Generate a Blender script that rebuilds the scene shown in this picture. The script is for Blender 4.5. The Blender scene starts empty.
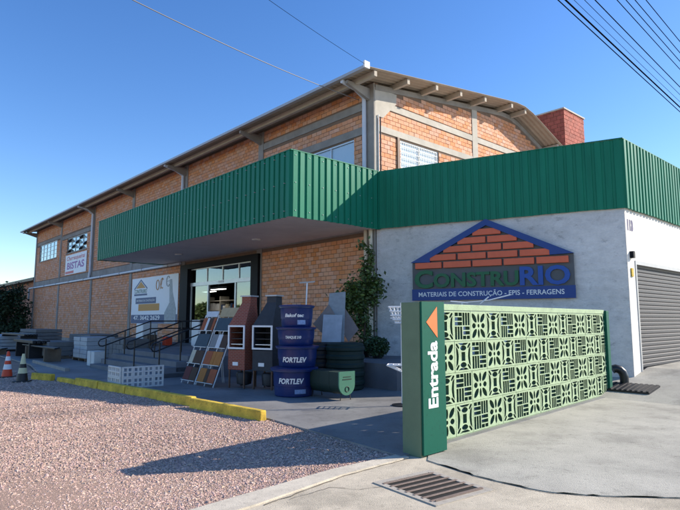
import bpy, bmesh, math, random
import numpy as np
from mathutils import Vector, Matrix
random.seed(7); rng = np.random.default_rng(11)
R = math.radians
sc = bpy.context.scene
C = sc.collection
# ---------------------------------------------------------------- camera
cam = bpy.data.cameras.new('camera'); camo = bpy.data.objects.new('camera', cam); C.objects.link(camo)
cam.sensor_width = 36; cam.lens = 36 * 553 / 680; cam.clip_start = .05; cam.clip_end = 3000
camo.location = (0, 0, 1.6); camo.rotation_euler = (R(90 + 6.7), 0, 0)
sc.camera = camo
# ---------------------------------------------------------------- sky and sun
SUN_AZ, SUN_EL = 77.5, 29.3            # degrees clockwise from +Y, elevation
wd = bpy.data.worlds.new('World'); sc.world = wd; wd.use_nodes = True
nt = wd.node_tree; bg = nt.nodes['Background']
sky = nt.nodes.new('ShaderNodeTexSky'); sky.sky_type = 'NISHITA'; sky.sun_disc = False
sky.sun_elevation = R(SUN_EL); sky.sun_rotation = R(SUN_AZ)
sky.altitude = 300; sky.air_density = 1.0; sky.dust_density = .25; sky.ozone_density = 2.2
hs = nt.nodes.new('ShaderNodeHueSaturation'); hs.inputs['Hue'].default_value = .51; hs.inputs['Saturation'].default_value = 1.27
nt.links.new(sky.outputs[0], hs.inputs['Color']); nt.links.new(hs.outputs[0], bg.inputs[0]); bg.inputs[1].default_value = .15
sl = bpy.data.lights.new('sun', 'SUN'); sl.energy = 5.0; sl.angle = R(.53); sl.color = (1, .91, .78)
so = bpy.data.objects.new('sun', sl); C.objects.link(so)
sd = Vector((math.sin(R(SUN_AZ)) * math.cos(R(SUN_EL)), math.cos(R(SUN_AZ)) * math.cos(R(SUN_EL)), math.sin(R(SUN_EL))))
so.rotation_euler = sd.to_track_quat('Z', 'Y').to_euler(); so.location = (30, 10, 30)
sc.view_settings.view_transform = 'Standard'; sc.view_settings.look = 'None'
sc.view_settings.exposure = 0.64; sc.view_settings.gamma = 1; sc.view_settings.use_curve_mapping = False

# ---------------------------------------------------------------- frames
J = Vector((1.03, 16.04, 0))           # street corner of the brick warehouse
RB = R(-48)                            # local x: along the long facade to the right, local y: into the building
def W(x, y, z=0):
    c, s = math.cos(RB), math.sin(RB)
    return Vector((J.x + c * x - s * y, J.y + s * x + c * y, z))
RA = R(-28.55)                         # annex front frame, origin J
def WA(x, y, z=0):
    c, s = math.cos(RA), math.sin(RA)
    return Vector((J.x + c * x - s * y, J.y + s * x + c * y, z))

# ---------------------------------------------------------------- materials
MATS = {}
def mat(name, col, rough=.8, var=.12, vscale=3., bump=0., bscale=60., island=0., metal=0., spec=None, stretch=None,
        col2=None, blotch=0., bl_scale=.5, hue=0., speck=0., sp_scale=120., stain=0.):
    m = bpy.data.materials.new(name); m.use_nodes = True; MATS[name] = m
    n = m.node_tree; N = n.nodes; L = n.links
    b = N['Principled BSDF']; b.inputs['Roughness'].default_value = rough; b.inputs['Metallic'].default_value = metal
    if spec is not None: b.inputs['Specular IOR Level'].default_value = spec
    tc = N.new('ShaderNodeTexCoord'); src = tc.outputs['Object']
    if stretch:
        mp = N.new('ShaderNodeMapping'); mp.inputs['Scale'].default_value = stretch
        L.new(src, mp.inputs[0]); src = mp.outputs[0]
    def noise(scale, detail=6, rough_=.6):
        t = N.new('ShaderNodeTexNoise'); t.inputs['Scale'].default_value = scale; t.inputs['Detail'].default_value = detail
        t.inputs['Roughness'].default_value = rough_; L.new(src, t.inputs['Vector']); return t.outputs['Fac']
    def mrange(v, lo, hi, a=.25, bb=.75):
        r = N.new('ShaderNodeMapRange'); r.inputs[1].default_value = a; r.inputs[2].default_value = bb
        r.inputs[3].default_value = lo; r.inputs[4].default_value = hi; L.new(v, r.inputs[0]); return r.outputs[0]
    def mixc(f, a, c):
        x = N.new('ShaderNodeMix'); x.data_type = 'RGBA'
        L.new(f, x.inputs[0])
        if isinstance(a, tuple): x.inputs[6].default_value = (*a, 1)
        else: L.new(a, x.inputs[6])
        if isinstance(c, tuple): x.inputs[7].default_value = (*c, 1)
        else: L.new(c, x.inputs[7])
        return x.outputs[2]
    out = None
    if col2 is not None:
        out = mixc(mrange(noise(vscale * .6, 5), 0, 1, .35, .65), tuple(col), tuple(col2))
    hv = N.new('ShaderNodeHueSaturation')
    if out is None: hv.inputs['Color'].default_value = (*col, 1)
    else: L.new(out, hv.inputs['Color'])
    val = mrange(noise(vscale), 1 - var, 1 + var)
    if blotch:
        v2 = mrange(noise(bl_scale, 4), 1 - blotch, 1 + blotch, .3, .7)
        mm = N.new('ShaderNodeMath'); mm.operation = 'MULTIPLY'; L.new(val, mm.inputs[0]); L.new(v2, mm.inputs[1]); val = mm.outputs[0]
    if speck:
        v2 = mrange(noise(sp_scale, 3), 1 - speck, 1 + speck, .35, .65)
        mm = N.new('ShaderNodeMath'); mm.operation = 'MULTIPLY'; L.new(val, mm.inputs[0]); L.new(v2, mm.inputs[1]); val = mm.outputs[0]
        v2 = mrange(noise(sp_scale * .16, 6, .75), .62, 1.0, .30, .44)
        mm = N.new('ShaderNodeMath'); mm.operation = 'MULTIPLY'; L.new(val, mm.inputs[0]); L.new(v2, mm.inputs[1]); val = mm.outputs[0]
    if stain:
        v2 = mrange(noise(1.1, 8, .62), 1 - stain, 1.0, .36, .50)
        mm = N.new('ShaderNodeMath'); mm.operation = 'MULTIPLY'; L.new(val, mm.inputs[0]); L.new(v2, mm.inputs[1]); val = mm.outputs[0]
    if island:
        g = N.new('ShaderNodeNewGeometry')
        v3 = mrange(g.outputs['Random Per Island'], 1 - island, 1 + island, 0, 1)
        mm = N.new('ShaderNodeMath'); mm.operation = 'MULTIPLY'; L.new(val, mm.inputs[0]); L.new(v3, mm.inputs[1]); val = mm.outputs[0]
        if hue:
            wn = N.new('ShaderNodeTexWhiteNoise'); wn.noise_dimensions = '1D'; L.new(g.outputs['Random Per Island'], wn.inputs['W'])
            L.new(mrange(wn.outputs['Value'], .5 - hue, .5 + hue, 0, 1), hv.inputs['Hue'])
            wn2 = N.new('ShaderNodeTexWhiteNoise'); wn2.noise_dimensions = '1D'
            ad = N.new('ShaderNodeMath'); ad.operation = 'ADD'; ad.inputs[1].default_value = 3.7; L.new(g.outputs['Random Per Island'], ad.inputs[0]); L.new(ad.outputs[0], wn2.inputs['W'])
            L.new(mrange(wn2.outputs['Value'], .82, 1.15, 0, 1), hv.inputs['Saturation'])
    L.new(val, hv.inputs['Value']); L.new(hv.outputs[0], b.inputs['Base Color'])
    if bump:
        bp = N.new('ShaderNodeBump'); bp.inputs['Strength'].default_value = bump; bp.inputs['Distance'].default_value = .02
        L.new(noise(bscale, 5), bp.inputs['Height']); L.new(bp.outputs[0], b.inputs['Normal'])
    return m
def brickmat(name, c1, c2, mortar, sc_=1., bw=.1, bh=.04, rough=.75):
    m = bpy.data.materials.new(name); m.use_nodes = True; n = m.node_tree; N = n.nodes; L = n.links
    b = N['Principled BSDF']; b.inputs['Roughness'].default_value = rough
    tc = N.new('ShaderNodeTexCoord'); sp = N.new('ShaderNodeSeparateXYZ'); L.new(tc.outputs['Object'], sp.inputs[0])
    ad = N.new('ShaderNodeMath'); ad.operation = 'ADD'; L.new(sp.outputs[0], ad.inputs[0]); L.new(sp.outputs[1], ad.inputs[1])
    cb = N.new('ShaderNodeCombineXYZ'); L.new(ad.outputs[0], cb.inputs[0]); L.new(sp.outputs[2], cb.inputs[1])
    t = N.new('ShaderNodeTexBrick'); L.new(cb.outputs[0], t.inputs['Vector'])
    t.inputs['Color1'].default_value = (*c1, 1); t.inputs['Color2'].default_value = (*c2, 1); t.inputs['Mortar'].default_value = (*mortar, 1)
    t.inputs['Scale'].default_value = sc_; t.inputs['Brick Width'].default_value = bw; t.inputs['Row Height'].default_value = bh
    t.inputs['Mortar Size'].default_value = .006
    L.new(t.outputs[0], b.inputs['Base Color'])
    bp = N.new('ShaderNodeBump'); bp.invert = True; bp.inputs['Strength'].default_value = .6; bp.inputs['Distance'].default_value = .01
    L.new(t.outputs['Fac'], bp.inputs['Height']); L.new(bp.outputs[0], b.inputs['Normal'])
    return m
def glassmat(name, tint, refl):
    m = bpy.data.materials.new(name); m.use_nodes = True; n = m.node_tree; N = n.nodes; L = n.links
    out = N['Material Output']; N.remove(N['Principled BSDF'])
    tr = N.new('ShaderNodeBsdfTransparent'); tr.inputs[0].default_value = (*tint, 1)
    gl = N.new('ShaderNodeBsdfGlossy'); gl.inputs['Roughness'].default_value = .02; gl.inputs[0].default_value = (.9, .95, .95, 1)
    lw = N.new('ShaderNodeLayerWeight'); lw.inputs[0].default_value = .5
    pw = N.new('ShaderNodeMath'); pw.operation = 'POWER'; pw.inputs[1].default_value = 4; L.new(lw.outputs['Facing'], pw.inputs[0])
    ma = N.new('ShaderNodeMath'); ma.operation = 'ADD'; ma.inputs[1].default_value = refl + .03; ma.use_clamp = True; L.new(pw.outputs[0], ma.inputs[0])
    mx = N.new('ShaderNodeMixShader'); L.new(ma.outputs[0], mx.inputs[0]); L.new(tr.outputs[0], mx.inputs[1]); L.new(gl.outputs[0], mx.inputs[2])
    L.new(mx.outputs[0], out.inputs[0]); return m
def emitmat(name, col, st):
    m = bpy.data.materials.new(name); m.use_nodes = True
    b = m.node_tree.nodes['Principled BSDF']; b.inputs['Emission Color'].default_value = (*col, 1); b.inputs['Emission Strength'].default_value = st
    b.inputs['Base Color'].default_value = (.8, .8, .8, 1)
    return m

M_brick = mat('fired_clay_brick', (.68, .33, .185), .85, .05, 9, .2, 90, island=.06, hue=.003, blotch=.07, bl_scale=.8)
M_mortar = mat('mortar', (.22, .145, .10), .95, .12, 5, .3, 80)
M_conc = mat('raw_concrete', (.30, .275, .245), .9, .18, 2.2, .25, 50, blotch=.15, bl_scale=.7)
M_concpale = mat('pale_concrete', (.50, .46, .39), .9, .12, 3, .2, 60, blotch=.12)
M_fibre = mat('fibre_cement_sheet', (.36, .29, .215), .9, .12, 2.5, .1, 40, blotch=.12)
M_purlin = mat('purlin_concrete', (.48, .42, .34), .9, .1, 4, .2, 60)
M_white = mat('white_paint', (.74, .74, .72), .5, .05, 5)
M_pipe = mat('shade_tinted_white_pvc', (.62, .66, .72), .4, .06, 3)  # white pipe with the blue of open shade mixed into its colour
M_beige = mat('cream_pvc', (.66, .58, .45), .45, .08, 3)
M_green = mat('green_coated_sheet', (.008, .185, .105), .5, .15, 5, 0, blotch=.08, bl_scale=.4, spec=.22, stretch=(1, 1, .12))
M_soffit = mat('canopy_soffit_paint', (.78, .745, .72), .8, .05, 2, blotch=.06)
M_black = mat('black_cladding', (.007, .008, .012), .6, .1, 2, spec=.2)
M_alu = mat('silver_aluminium', (.62, .64, .66), .35, .05, 4, metal=.4)
M_glass = glassmat('reflective_glass', (.30, .36, .36), .13)
M_glass2 = glassmat('window_glass', (.55, .6, .62), .22)
M_glass3 = glassmat('clear_window_glass', (.9, .93, .94), .03)
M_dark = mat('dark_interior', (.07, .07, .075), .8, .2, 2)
M_render = mat('brushed_grey_render', (.63, .61, .585), .85, .13, 5, .8, 10, stretch=(.8, .8, 1.5), blotch=.12, bl_scale=.8, speck=.05, sp_scale=26)
M_stucco = mat('white_stucco', (.74, .71, .65), .9, .06, 4, .5, 45, blotch=.05)
M_shutter = mat('grey_roller_shutter', (.062, .062, .07), .55, .08, 2, metal=.2)
M_frame = mat('grey_steel_frame', (.42, .42, .42), .5, .08, 4, metal=.3)
M_sage = mat('sage_green_paint', (.335, .435, .265), .8, .09, 5, .3, 70, blotch=.12, bl_scale=2.2, speck=.07, sp_scale=60)
M_holeshade = mat('hole_shade_green', (.05, .10, .055), .85, .15, 8, blotch=.1)  # screen green darkened to paint shade onto the inner sides of the holes
M_sagedk = mat('faded_green_paint', (.125, .185, .11), .75, .1, 4, .15, 60, blotch=.1)
M_teal = mat('teal_green_panel', (.003, .095, .06), .55, .05, 3, spec=.2, speck=.03)
M_orange = mat('orange_vinyl', (.75, .16, .03), .5, .05, 4)
M_letter = mat('white_vinyl', (.82, .82, .82), .5, .03, 4)
M_signgrey = mat('grey_sign_board', (.10, .105, .11), .6, .08, 3)
M_blue = mat('sign_blue', (.003, .042, .22), .45, .05, 3)
M_rioblue = mat('letter_blue', (.005, .075, .36), .45, .05, 3)
M_lgreen = mat('letter_green', (.008, .125, .045), .5, .08, 3)
M_signbrick = mat('orange_sign_brick', (.78, .15, .065), .6, .08, 4, island=.08)
M_asph = mat('grey_floor_concrete', (.225, .22, .215), .55, .1, 1.4, .12, 70, blotch=.2, bl_scale=.45, speck=.1, sp_scale=70, stain=.25)
M_terr = mat('dark_terrace_concrete', (.17, .17, .18), .8, .12, 2, .15, 60, blotch=.15)
M_pave = mat('pavement_concrete', (.53, .46, .35), .92, .14, 5, .45, 110, blotch=.16, bl_scale=.8, speck=.14, sp_scale=130, stain=.22)
M_drive = mat('driveway_concrete', (.39, .37, .315), .88, .10, 3, .4, 90, blotch=.15, bl_scale=.55, speck=.11, sp_scale=110, stain=.20)
M_crack = mat('dark_crack', (.09, .08, .065), 1, .3, 20)
M_dirt = mat('earth', (.20, .14, .11), 1, .2, 3, .4, 40, blotch=.2)
M_gravelbase = mat('gravel_bed', (.36, .24, .18), 1, .3, 45, .8, 90, blotch=.16, bl_scale=.6)
M_stone = mat('pink_gravel_stone', (.52, .35, .285), .95, .08, 8, 0, island=.24, hue=.016, col2=(.48, .345, .27), blotch=.1, bl_scale=.7)
M_yellow = mat('yellow_kerb_paint', (.62, .42, .045), .8, .2, 5, .4, 50, blotch=.2, bl_scale=2.5, speck=.15, sp_scale=60, stain=.35)
M_rail = mat('black_rail_paint', (.01, .01, .012), .4, .05, 4)
M_tank = mat('blue_polyethylene', (.003, .020, .12), .35, .06, 2)
M_redbrickgrill = brickmat('red_brick_pattern', (.30, .055, .03), (.24, .045, .025), (.30, .16, .11), 1, .11, .038)
M_darkbrickgrill = mat('charcoal_pattern', (.03, .034, .042), .7, .2, 9, .3, 40)
M_towerbrick = mat('red_tower_brick', (.36, .085, .055), .85, .12, 5, .3, 60, island=.2)
M_brickbrown = mat('brown_brick', (.44, .20, .12), .85, .1, 5, .2, 60, island=.1)
M_iron = mat('dark_iron', (.03, .03, .035), .5, .2, 8, metal=.5)
M_rust = mat('brown_steel', (.12, .06, .035), .6, .2, 8)
M_dgreen = mat('dark_green_plastic', (.004, .022, .018), .65, .1, 3)
M_mgreen = mat('mid_green_plastic', (.035, .15, .10), .5, .1, 12)
M_leaf = mat('leaf', (.075, .115, .025), .6, .2, 5, island=.5, hue=.03)
M_leafdk = mat('dark_needle_leaf', (.022, .05, .02), .7, .2, 5, island=.5, hue=.02)
M_leafmid = mat('box_leaf', (.035, .075, .022), .6, .2, 5, island=.6, hue=.03)
M_bark = mat('bark', (.09, .06, .04), .9, .2, 8, .4, 30)
M_cone = mat('orange_cone', (.70, .06, .015), .5, .06, 5)
M_coneblk = mat('black_cone', (.012, .012, .014), .5, .06, 5)
M_coneyel = mat('pale_yellow_band', (.60, .58, .35), .5, .06, 5)
M_block = mat('concrete_block', (.19, .185, .18), .95, .14, 8, .4, 60, blotch=.1)
M_ltblock = mat('pale_concrete_block', (.66, .65, .62), .9, .08, 8, .3, 60)
M_wood = mat('weathered_wood', (.17, .12, .08), .8, .2, 4, .3, 30)
M_bag = mat('white_bag', (.42, .44, .46), .6, .1, 5, .3, 20)
M_grate = mat('rusty_grate_steel', (.20, .145, .115), .7, .22, 14, .3, 60)
M_cable = mat('black_cable', (.006, .006, .008), .95, .05, 4, spec=0.)
M_cablelt = mat('pale_cable', (.13, .12, .115), .6, .05, 4)
M_slab1 = mat('pale_grey_slab', (.42, .43, .45), .35, .08, 6, blotch=.1, bl_scale=3)
M_slab2 = mat('grey_polished_slab', (.30, .30, .29), .25, .15, 9)
M_slab3 = mat('brown_slab', (.24, .175, .14), .4, .16, 8)
M_ban = mat('banner_white', (.82, .84, .87), .5, .03, 2)
M_banblue = mat('banner_blue', (.03, .075, .19), .5, .04, 3)
M_banorange = mat('banner_orange', (.55, .25, .035), .5, .04, 3)
M_banred = mat('banner_red', (.55, .05, .09), .5, .04, 3)
M_banpurple = mat('banner_purple', (.25, .06, .33), .5, .04, 3)
M_bangrey = mat('banner_grey', (.33, .37, .40), .5, .3, 12)
M_lamp = emitmat('lit_tube', (1, .97, .9), 6.0)
TILE = [mat('tile_' + n, c, .6, .12, 6, spec=.15) for n, c in (('maroon', (.12, .022, .022)), ('slate', (.05, .075, .095)), ('cream', (.50, .45, .34)),
        ('ochre', (.40, .15, .03)), ('terracotta', (.33, .085, .03)), ('umber', (.07, .035, .02)), ('white', (.62, .62, .62)), ('sand', (.45, .34, .19)), ('grey', (.22, .22, .22)))]

# ---------------------------------------------------------------- mesh helpers
class MB:
    def __init__(s): s.v = []; s.f = []
    def add(s, vs, fs):
        o = len(s.v); s.v += [tuple(v) for v in vs]; s.f += [tuple(i + o for i in f) for f in fs]; return s
    def box(s, x0, x1, y0, y1, z0, z1):
        return s.add([(x0, y0, z0), (x1, y0, z0), (x1, y1, z0), (x0, y1, z0), (x0, y0, z1), (x1, y0, z1), (x1, y1, z1), (x0, y1, z1)],
                     [(0, 3, 2, 1), (4, 5, 6, 7), (0, 1, 5, 4), (1, 2, 6, 5), (2, 3, 7, 6), (3, 0, 4, 7)])
    def bar(s, p, q, w, h=None, up=(0, 0, 1)):
        h = h or w; p = Vector(p); q = Vector(q); d = (q - p).normalized(); u = Vector(up)
        if abs(d.dot(u)) > .98: u = Vector((1, 0, 0))
        a = d.cross(u).normalized() * (w / 2); b = a.cross(d).normalized() * (h / 2)
        vs = [p - a - b, p + a - b, p + a + b, p - a + b, q - a - b, q + a - b, q + a + b, q - a + b]
        return s.add(vs, [(0, 1, 2, 3), (7, 6, 5, 4), (0, 4, 5, 1), (1, 5, 6, 2), (2, 6, 7, 3), (3, 7, 4, 0)])
    def tube(s, pts, r, n=8, cap=True):
        pts = [Vector(p) for p in pts]; rs = r if isinstance(r, (list, tuple)) else [r] * len(pts)
        vs = []; prev = None
        for i, p in enumerate(pts):
            d = (pts[min(i + 1, len(pts) - 1)] - pts[max(i - 1, 0)]).normalized()
            u = prev if prev is not None else (Vector((0, 0, 1)) if abs(d.z) < .9 else Vector((1, 0, 0)))
            a = (u - d * u.dot(d)).normalized(); b = d.cross(a); prev = a
            for k in range(n):
                t = 2 * math.pi * k / n; vs.append(p + (a * math.cos(t) + b * math.sin(t)) * rs[i])
        fs = []
        for i in range(len(pts) - 1):
            for k in range(n):
                k2 = (k + 1) % n; fs.append((i * n + k, i * n + k2, (i + 1) * n + k2, (i + 1) * n + k))
        if cap: fs.append(tuple(range(n))[::-1]); fs.append(tuple(range((len(pts) - 1) * n, len(pts) * n)))
        return s.add(vs, fs)
    def lathe(s, prof, n=32, cx=0, cy=0):
        vs = []; fs = []
        for r, z in prof:
            for k in range(n): t = 2 * math.pi * k / n; vs.append((cx + r * math.cos(t), cy + r * math.sin(t), z))
        m = len(prof)
        for i in range(m - 1):
            for k in range(n): k2 = (k + 1) % n; fs.append((i * n + k, i * n + k2, (i + 1) * n + k2, (i + 1) * n + k))
        fs.append(tuple(range(n))[::-1]); fs.append(tuple(range((m - 1) * n, m * n)))
        return s.add(vs, fs)
    def prism(s, poly, z0, z1):
        n = len(poly); ar = sum(poly[i][0] * poly[(i + 1) % n][1] - poly[(i + 1) % n][0] * poly[i][1] for i in range(n))
        if ar < 0: poly = poly[::-1]
        return s.add([(x, y, z0) for x, y in poly] + [(x, y, z1) for x, y in poly],
                     [tuple(range(n))[::-1], tuple(range(n, 2 * n))] + [(i, (i + 1) % n, n + (i + 1) % n, n + i) for i in range(n)])
    def xzprism(s, poly, y0, y1):      # outline in x,z pushed from y0 (front) to y1
        n = len(poly); ar = sum(poly[i][0] * poly[(i + 1) % n][1] - poly[(i + 1) % n][0] * poly[i][1] for i in range(n))
        if ar < 0: poly = poly[::-1]
        return s.add([(x, y0, z) for x, z in poly] + [(x, y1, z) for x, z in poly],
                     [tuple(range(n)), tuple(range(n, 2 * n))[::-1]] + [((i + 1) % n, i, n + i, n + (i + 1) % n) for i in range(n)])
    def map(s, f): s.v = [tuple(f(*v)) for v in s.v]; return s
    def mesh(s, name):
        me = bpy.data.meshes.new(name); me.from_pydata(s.v, [], s.f); me.update(); return me
    def build(s, name, m, parent=None, smooth=False, bevel=0):
        me = s.mesh(name); return link(name, me, m, parent, smooth, bevel)
def link(name, me, m, parent=None, smooth=False, bevel=0):
    if m is not None and not len(me.materials): me.materials.append(m)
    if smooth:
        me.polygons.foreach_set('use_smooth', [True] * len(me.polygons))
        try: me.set_sharp_from_angle(angle=R(35))
        except Exception: pass
    o = bpy.data.objects.new(name, me); C.objects.link(o)
    if parent: o.parent = parent
    if bevel:
        b = o.modifiers.new('bevel', 'BEVEL'); b.width = bevel; b.segments = 2; b.limit_method = 'ANGLE'
    return o
def tag(o, label=None, cat=None, group=None, kind=None):
    if label: o['label'] = label
    if cat: o['category'] = cat
    if group: o['group'] = group
    if kind: o['kind'] = kind
    return o
def thing(name, label, cat, loc=(0, 0, 0), rz=0, group=None):
    o = bpy.data.objects.new(name, None); C.objects.link(o); o.empty_display_size = .2
    o.location = loc; o.rotation_euler = (0, 0, rz); return tag(o, label, cat, group)
def from_np(name, V, F, m, parent=None):
    me = bpy.data.meshes.new(name); V = np.asarray(V, np.float32); F = np.asarray(F, np.int32); k = F.shape[1]
    me.vertices.add(len(V)); me.vertices.foreach_set('co', V.ravel())
    me.loops.add(F.size); me.loops.foreach_set('vertex_index', F.ravel())
    me.polygons.add(len(F)); me.polygons.foreach_set('loop_start', np.arange(0, F.size, k, dtype=np.int32))
    me.polygons.foreach_set('use_smooth', np.zeros(len(F), bool)); me.update(calc_edges=True); me.validate(); return link(name, me, m, parent)
def curve_mesh(cu):
    o = bpy.data.objects.new('tmp', cu); C.objects.link(o); bpy.context.view_layer.update()
    dg = bpy.context.evaluated_depsgraph_get(); me = bpy.data.meshes.new_from_object(o.evaluated_get(dg))
    bpy.data.objects.remove(o); bpy.data.curves.remove(cu); return me
def text_mesh(body, box, extrude=.004, bold=0., shear=0., depth=0.):
    """lettering fitted into box=(x0,x1,z0,z1), standing in the xz plane, facing -y, front at y=-depth"""
    cu = bpy.data.curves.new('t', 'FONT'); cu.body = body; cu.size = 1; cu.extrude = .05; cu.offset = bold; cu.shear = shear; cu.resolution_u = 3
    me = curve_mesh(cu); n = len(me.vertices); co = np.empty(n * 3, np.float32); me.vertices.foreach_get('co', co); co = co.reshape(-1, 3)
    lo, hi = co.min(0), co.max(0); x0, x1, z0, z1 = box
    out = np.empty_like(co)
    out[:, 0] = x0 + (co[:, 0] - lo[0]) / (hi[0] - lo[0]) * (x1 - x0)
    out[:, 2] = z0 + (co[:, 1] - lo[1]) / (hi[1] - lo[1]) * (z1 - z0)
    out[:, 1] = -depth + (.05 - co[:, 2]) / .1 * extrude
    me.vertices.foreach_set('co', out.ravel()); me.update(); me.materials.clear(); return me
def remap(me, f):
    for v in me.vertices: v.co = f(*v.co)
    me.update(); return me
def wall_holes(mb, x0, x1, z0, z1, holes, put):
    """boxes of a wall with rectangular openings; put(xa,xb,za,zb) adds one"""
    xs = sorted({x0, x1, *[min(max(v, x0), x1) for h in holes for v in h[:2]]})
    for xa, xb in zip(xs, xs[1:]):
        if xb - xa < 1e-4: continue
        hs = sorted([h for h in holes if h[0] < xb - 1e-4 and h[1] > xa + 1e-4], key=lambda h: h[2]); z = z0
        for h in hs:
            if h[2] > z: put(xa, xb, z, h[2])
            z = max(z, h[3])
        if z < z1: put(xa, xb, z, z1)
def brick_boxes(x0, x1, z0, z1, holes, top=None, bl=.255, bh=.136, j=.013):
    out = []; k = 0; z = z0
    while z < z1 - .03:
        za, zb = z, min(z + bh - j, z1); zm = (za + zb) / 2; x = x0 - (bl / 2 if k % 2 else 0)
        while x < x1:
            segs = [(max(x, x0), min(x + bl - j, x1))]
            for h in holes:
                if h[2] < zb - .002 and h[3] > za + .002:
                    ns = []
                    for a, b in segs:
                        if h[1] <= a or h[0] >= b: ns.append((a, b)); continue
                        if a < h[0]: ns.append((a, h[0] - .004))
                        if b > h[1]: ns.append((h[1] + .004, b))
                    segs = ns
            for a, b in segs:
                if b - a > .03 and (top is None or zb < min(top(a), top(b))): out.append((a, b, za, zb))
            x += bl
        z += bh; k += 1
    return out
def brickwork(name, boxes, place, m, parent, proud=.011):
    B = np.array(boxes, np.float32); n = len(B)
    jit = rng.normal(0, .0018, (n, 4)).astype(np.float32); d = proud + rng.normal(0, .0022, n).astype(np.float32)
    a, b, c, e = (B[:, i] + jit[:, i] for i in range(4)); V = np.zeros((n, 8, 3), np.float32)
    for k, (xx, zz, dd) in enumerate(((a, c, 0), (b, c, 0), (b, e, 0), (a, e, 0), (a, c, 1), (b, c, 1), (b, e, 1), (a, e, 1))):
        ins = .0015 if dd else 0
        X = xx + (ins if xx is a else -ins); Z = zz + (ins if zz is c else -ins); D = d if dd else np.full(n, -.01, np.float32)
        V[:, k, :] = np.stack(place(X, Z, D), 1)
    f = np.array([(4, 5, 6, 7), (0, 1, 5, 4), (1, 2, 6, 5), (2, 3, 7, 6), (3, 0, 4, 7)], np.int32)
    F = (f[None] + (np.arange(n) * 8)[:, None, None]).reshape(-1, 4)
    return tag(from_np(name, V.reshape(-1, 3), F, m, parent), kind='stuff')
def corrugated(mb, p, q, z0, z1, pitch=.23, depth=.035, flat=.62):
    """vertical trapezoid cladding from p to q (2D); ribs stand to the right of p->q"""
    p = Vector(p); q = Vector(q); d = q - p; L = d.length; d.normalize(); n = Vector((d.y, -d.x)); cnt = max(1, round(L / pitch)); pt = L / cnt
    prof = []; per = max(2, round(1.0 / pt)); lift = 0
    for i in range(cnt):
        s = i * pt
        if i % per == 0: lift = random.uniform(0, .007)
        w_ = random.uniform(-.003, .003)
        prof += [(s, lift), (s + pt * (1 - flat) * .5 - .012, lift), (s + pt * (1 - flat) * .5, depth + lift + w_), (s + pt * (1 + flat) * .5 - .0, depth + lift - w_), (s + pt * (1 + flat) * .5 + .012, lift)]
    prof.append((L, 0)); vs = []; m = len(prof)
    for off in (0, -.004):
        for zz in (z0, z1):
            for s, h in prof: a = p + d * s + n * (h + off); vs.append((a.x, a.y, zz + .006 * math.sin(s * 1.9 + zz) + .003 * math.sin(s * 7.1)))
    fs = []
    for i in range(m - 1):
        fs.append((i, i + 1, m + i + 1, m + i)); fs.append((2 * m + i + 1, 2 * m + i, 3 * m + i, 3 * m + i + 1))
        fs.append((m + i, m + i + 1, 3 * m + i + 1, 3 * m + i)); fs.append((i + 1, i, 2 * m + i, 2 * m + i + 1))
    return mb.add(vs, fs)
def leaves(n, centre_fn, size, name, m, parent, up=.3):
    P = np.array([centre_fn() for _ in range(n)], np.float32)
    d1 = rng.normal(0, 1, (n, 3)); d1[:, 2] *= .6; d1 /= np.linalg.norm(d1, axis=1)[:, None]
    r = rng.normal(0, 1, (n, 3)); r[:, 2] += up; d2 = np.cross(d1, r); d2 /= np.linalg.norm(d2, axis=1)[:, None]
    s = (size * rng.uniform(.6, 1.3, n))[:, None]; nn = np.cross(d1, d2)
    V = np.stack([P - d1 * s * .5, P + d2 * s * .28 + nn * s * .06, P + d1 * s * .5, P - d2 * s * .28 + nn * s * .06], 1).reshape(-1, 3)
    F = np.array([(0, 1, 2), (0, 2, 3)], np.int32)[None] + (np.arange(n) * 4)[:, None, None]
    return from_np(name, V, F.reshape(-1, 3), m, parent)

# ================================================================ THE SETTING
tag(MB().prism([(-400, -400), (400, -400), (400, 400), (-400, 400)], -.5, -.03).build('ground', M_dirt), 'bare earth ground stretching away around the warehouse', 'ground', kind='structure')
LOT = [(-1.75, 4.45), (-1.27, 4.91), (-.11, 6.17), (.66, 6.83), (.72, 6.9), tuple(W(3.67, -6.25)[:2]), tuple(W(1.55, -6.38)[:2]), tuple(W(-5.6, -7.25)[:2]),
       tuple(W(-11, -6.4)[:2]), tuple(W(-45, -5.2)[:2]), (-60, 40), (-60, -20), (-8.7, -2)]
tag(MB().prism(LOT, -.2, -.004).build('gravel_lot', M_gravelbase), 'reddish pink gravel lot in front of the yellow kerbs', 'gravel', kind='structure')
def inpoly(P, poly):
    x, y = P[:, 0], P[:, 1]; c = np.zeros(len(P), bool); j = len(poly) - 1
    for i in range(len(poly)):
        xi, yi = poly[i]; xj, yj = poly[j]
        with np.errstate(divide='ignore', invalid='ignore'):
            c ^= ((yi > y) != (yj > y)) & (x < (xj - xi) * (y - yi) / (yj - yi + 1e-12) + xi)
        j = i
    return c
N0 = 700000
yy = 4.3 + (rng.random(N0) ** 1.7) * 13.5; xx = rng.uniform(-.68, .12, N0) * (yy + .4)
P = np.stack([xx, yy], 1)
def lump(P, k): return (np.sin(P[:, 0] * 1.3 * k + 1.1 * np.sin(P[:, 1] * .9 * k)) + np.sin(P[:, 1] * 1.7 * k + 1.4 * np.sin(P[:, 0] * .8 * k + 2)) + np.sin((P[:, 0] - P[:, 1]) * 2.3 * k + .6)) / 3
bare = np.clip(lump(P, .9) * .9 + lump(P, 2.7) * .5 - .12, 0, .62)                    # thin dusty patches
inside = inpoly(P, LOT); near = np.zeros(len(P), bool)
for dx, dy in ((.07, 0), (-.07, 0), (0, .07), (0, -.07)): near |= inpoly(P + np.array([[dx, dy]]), LOT)
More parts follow.
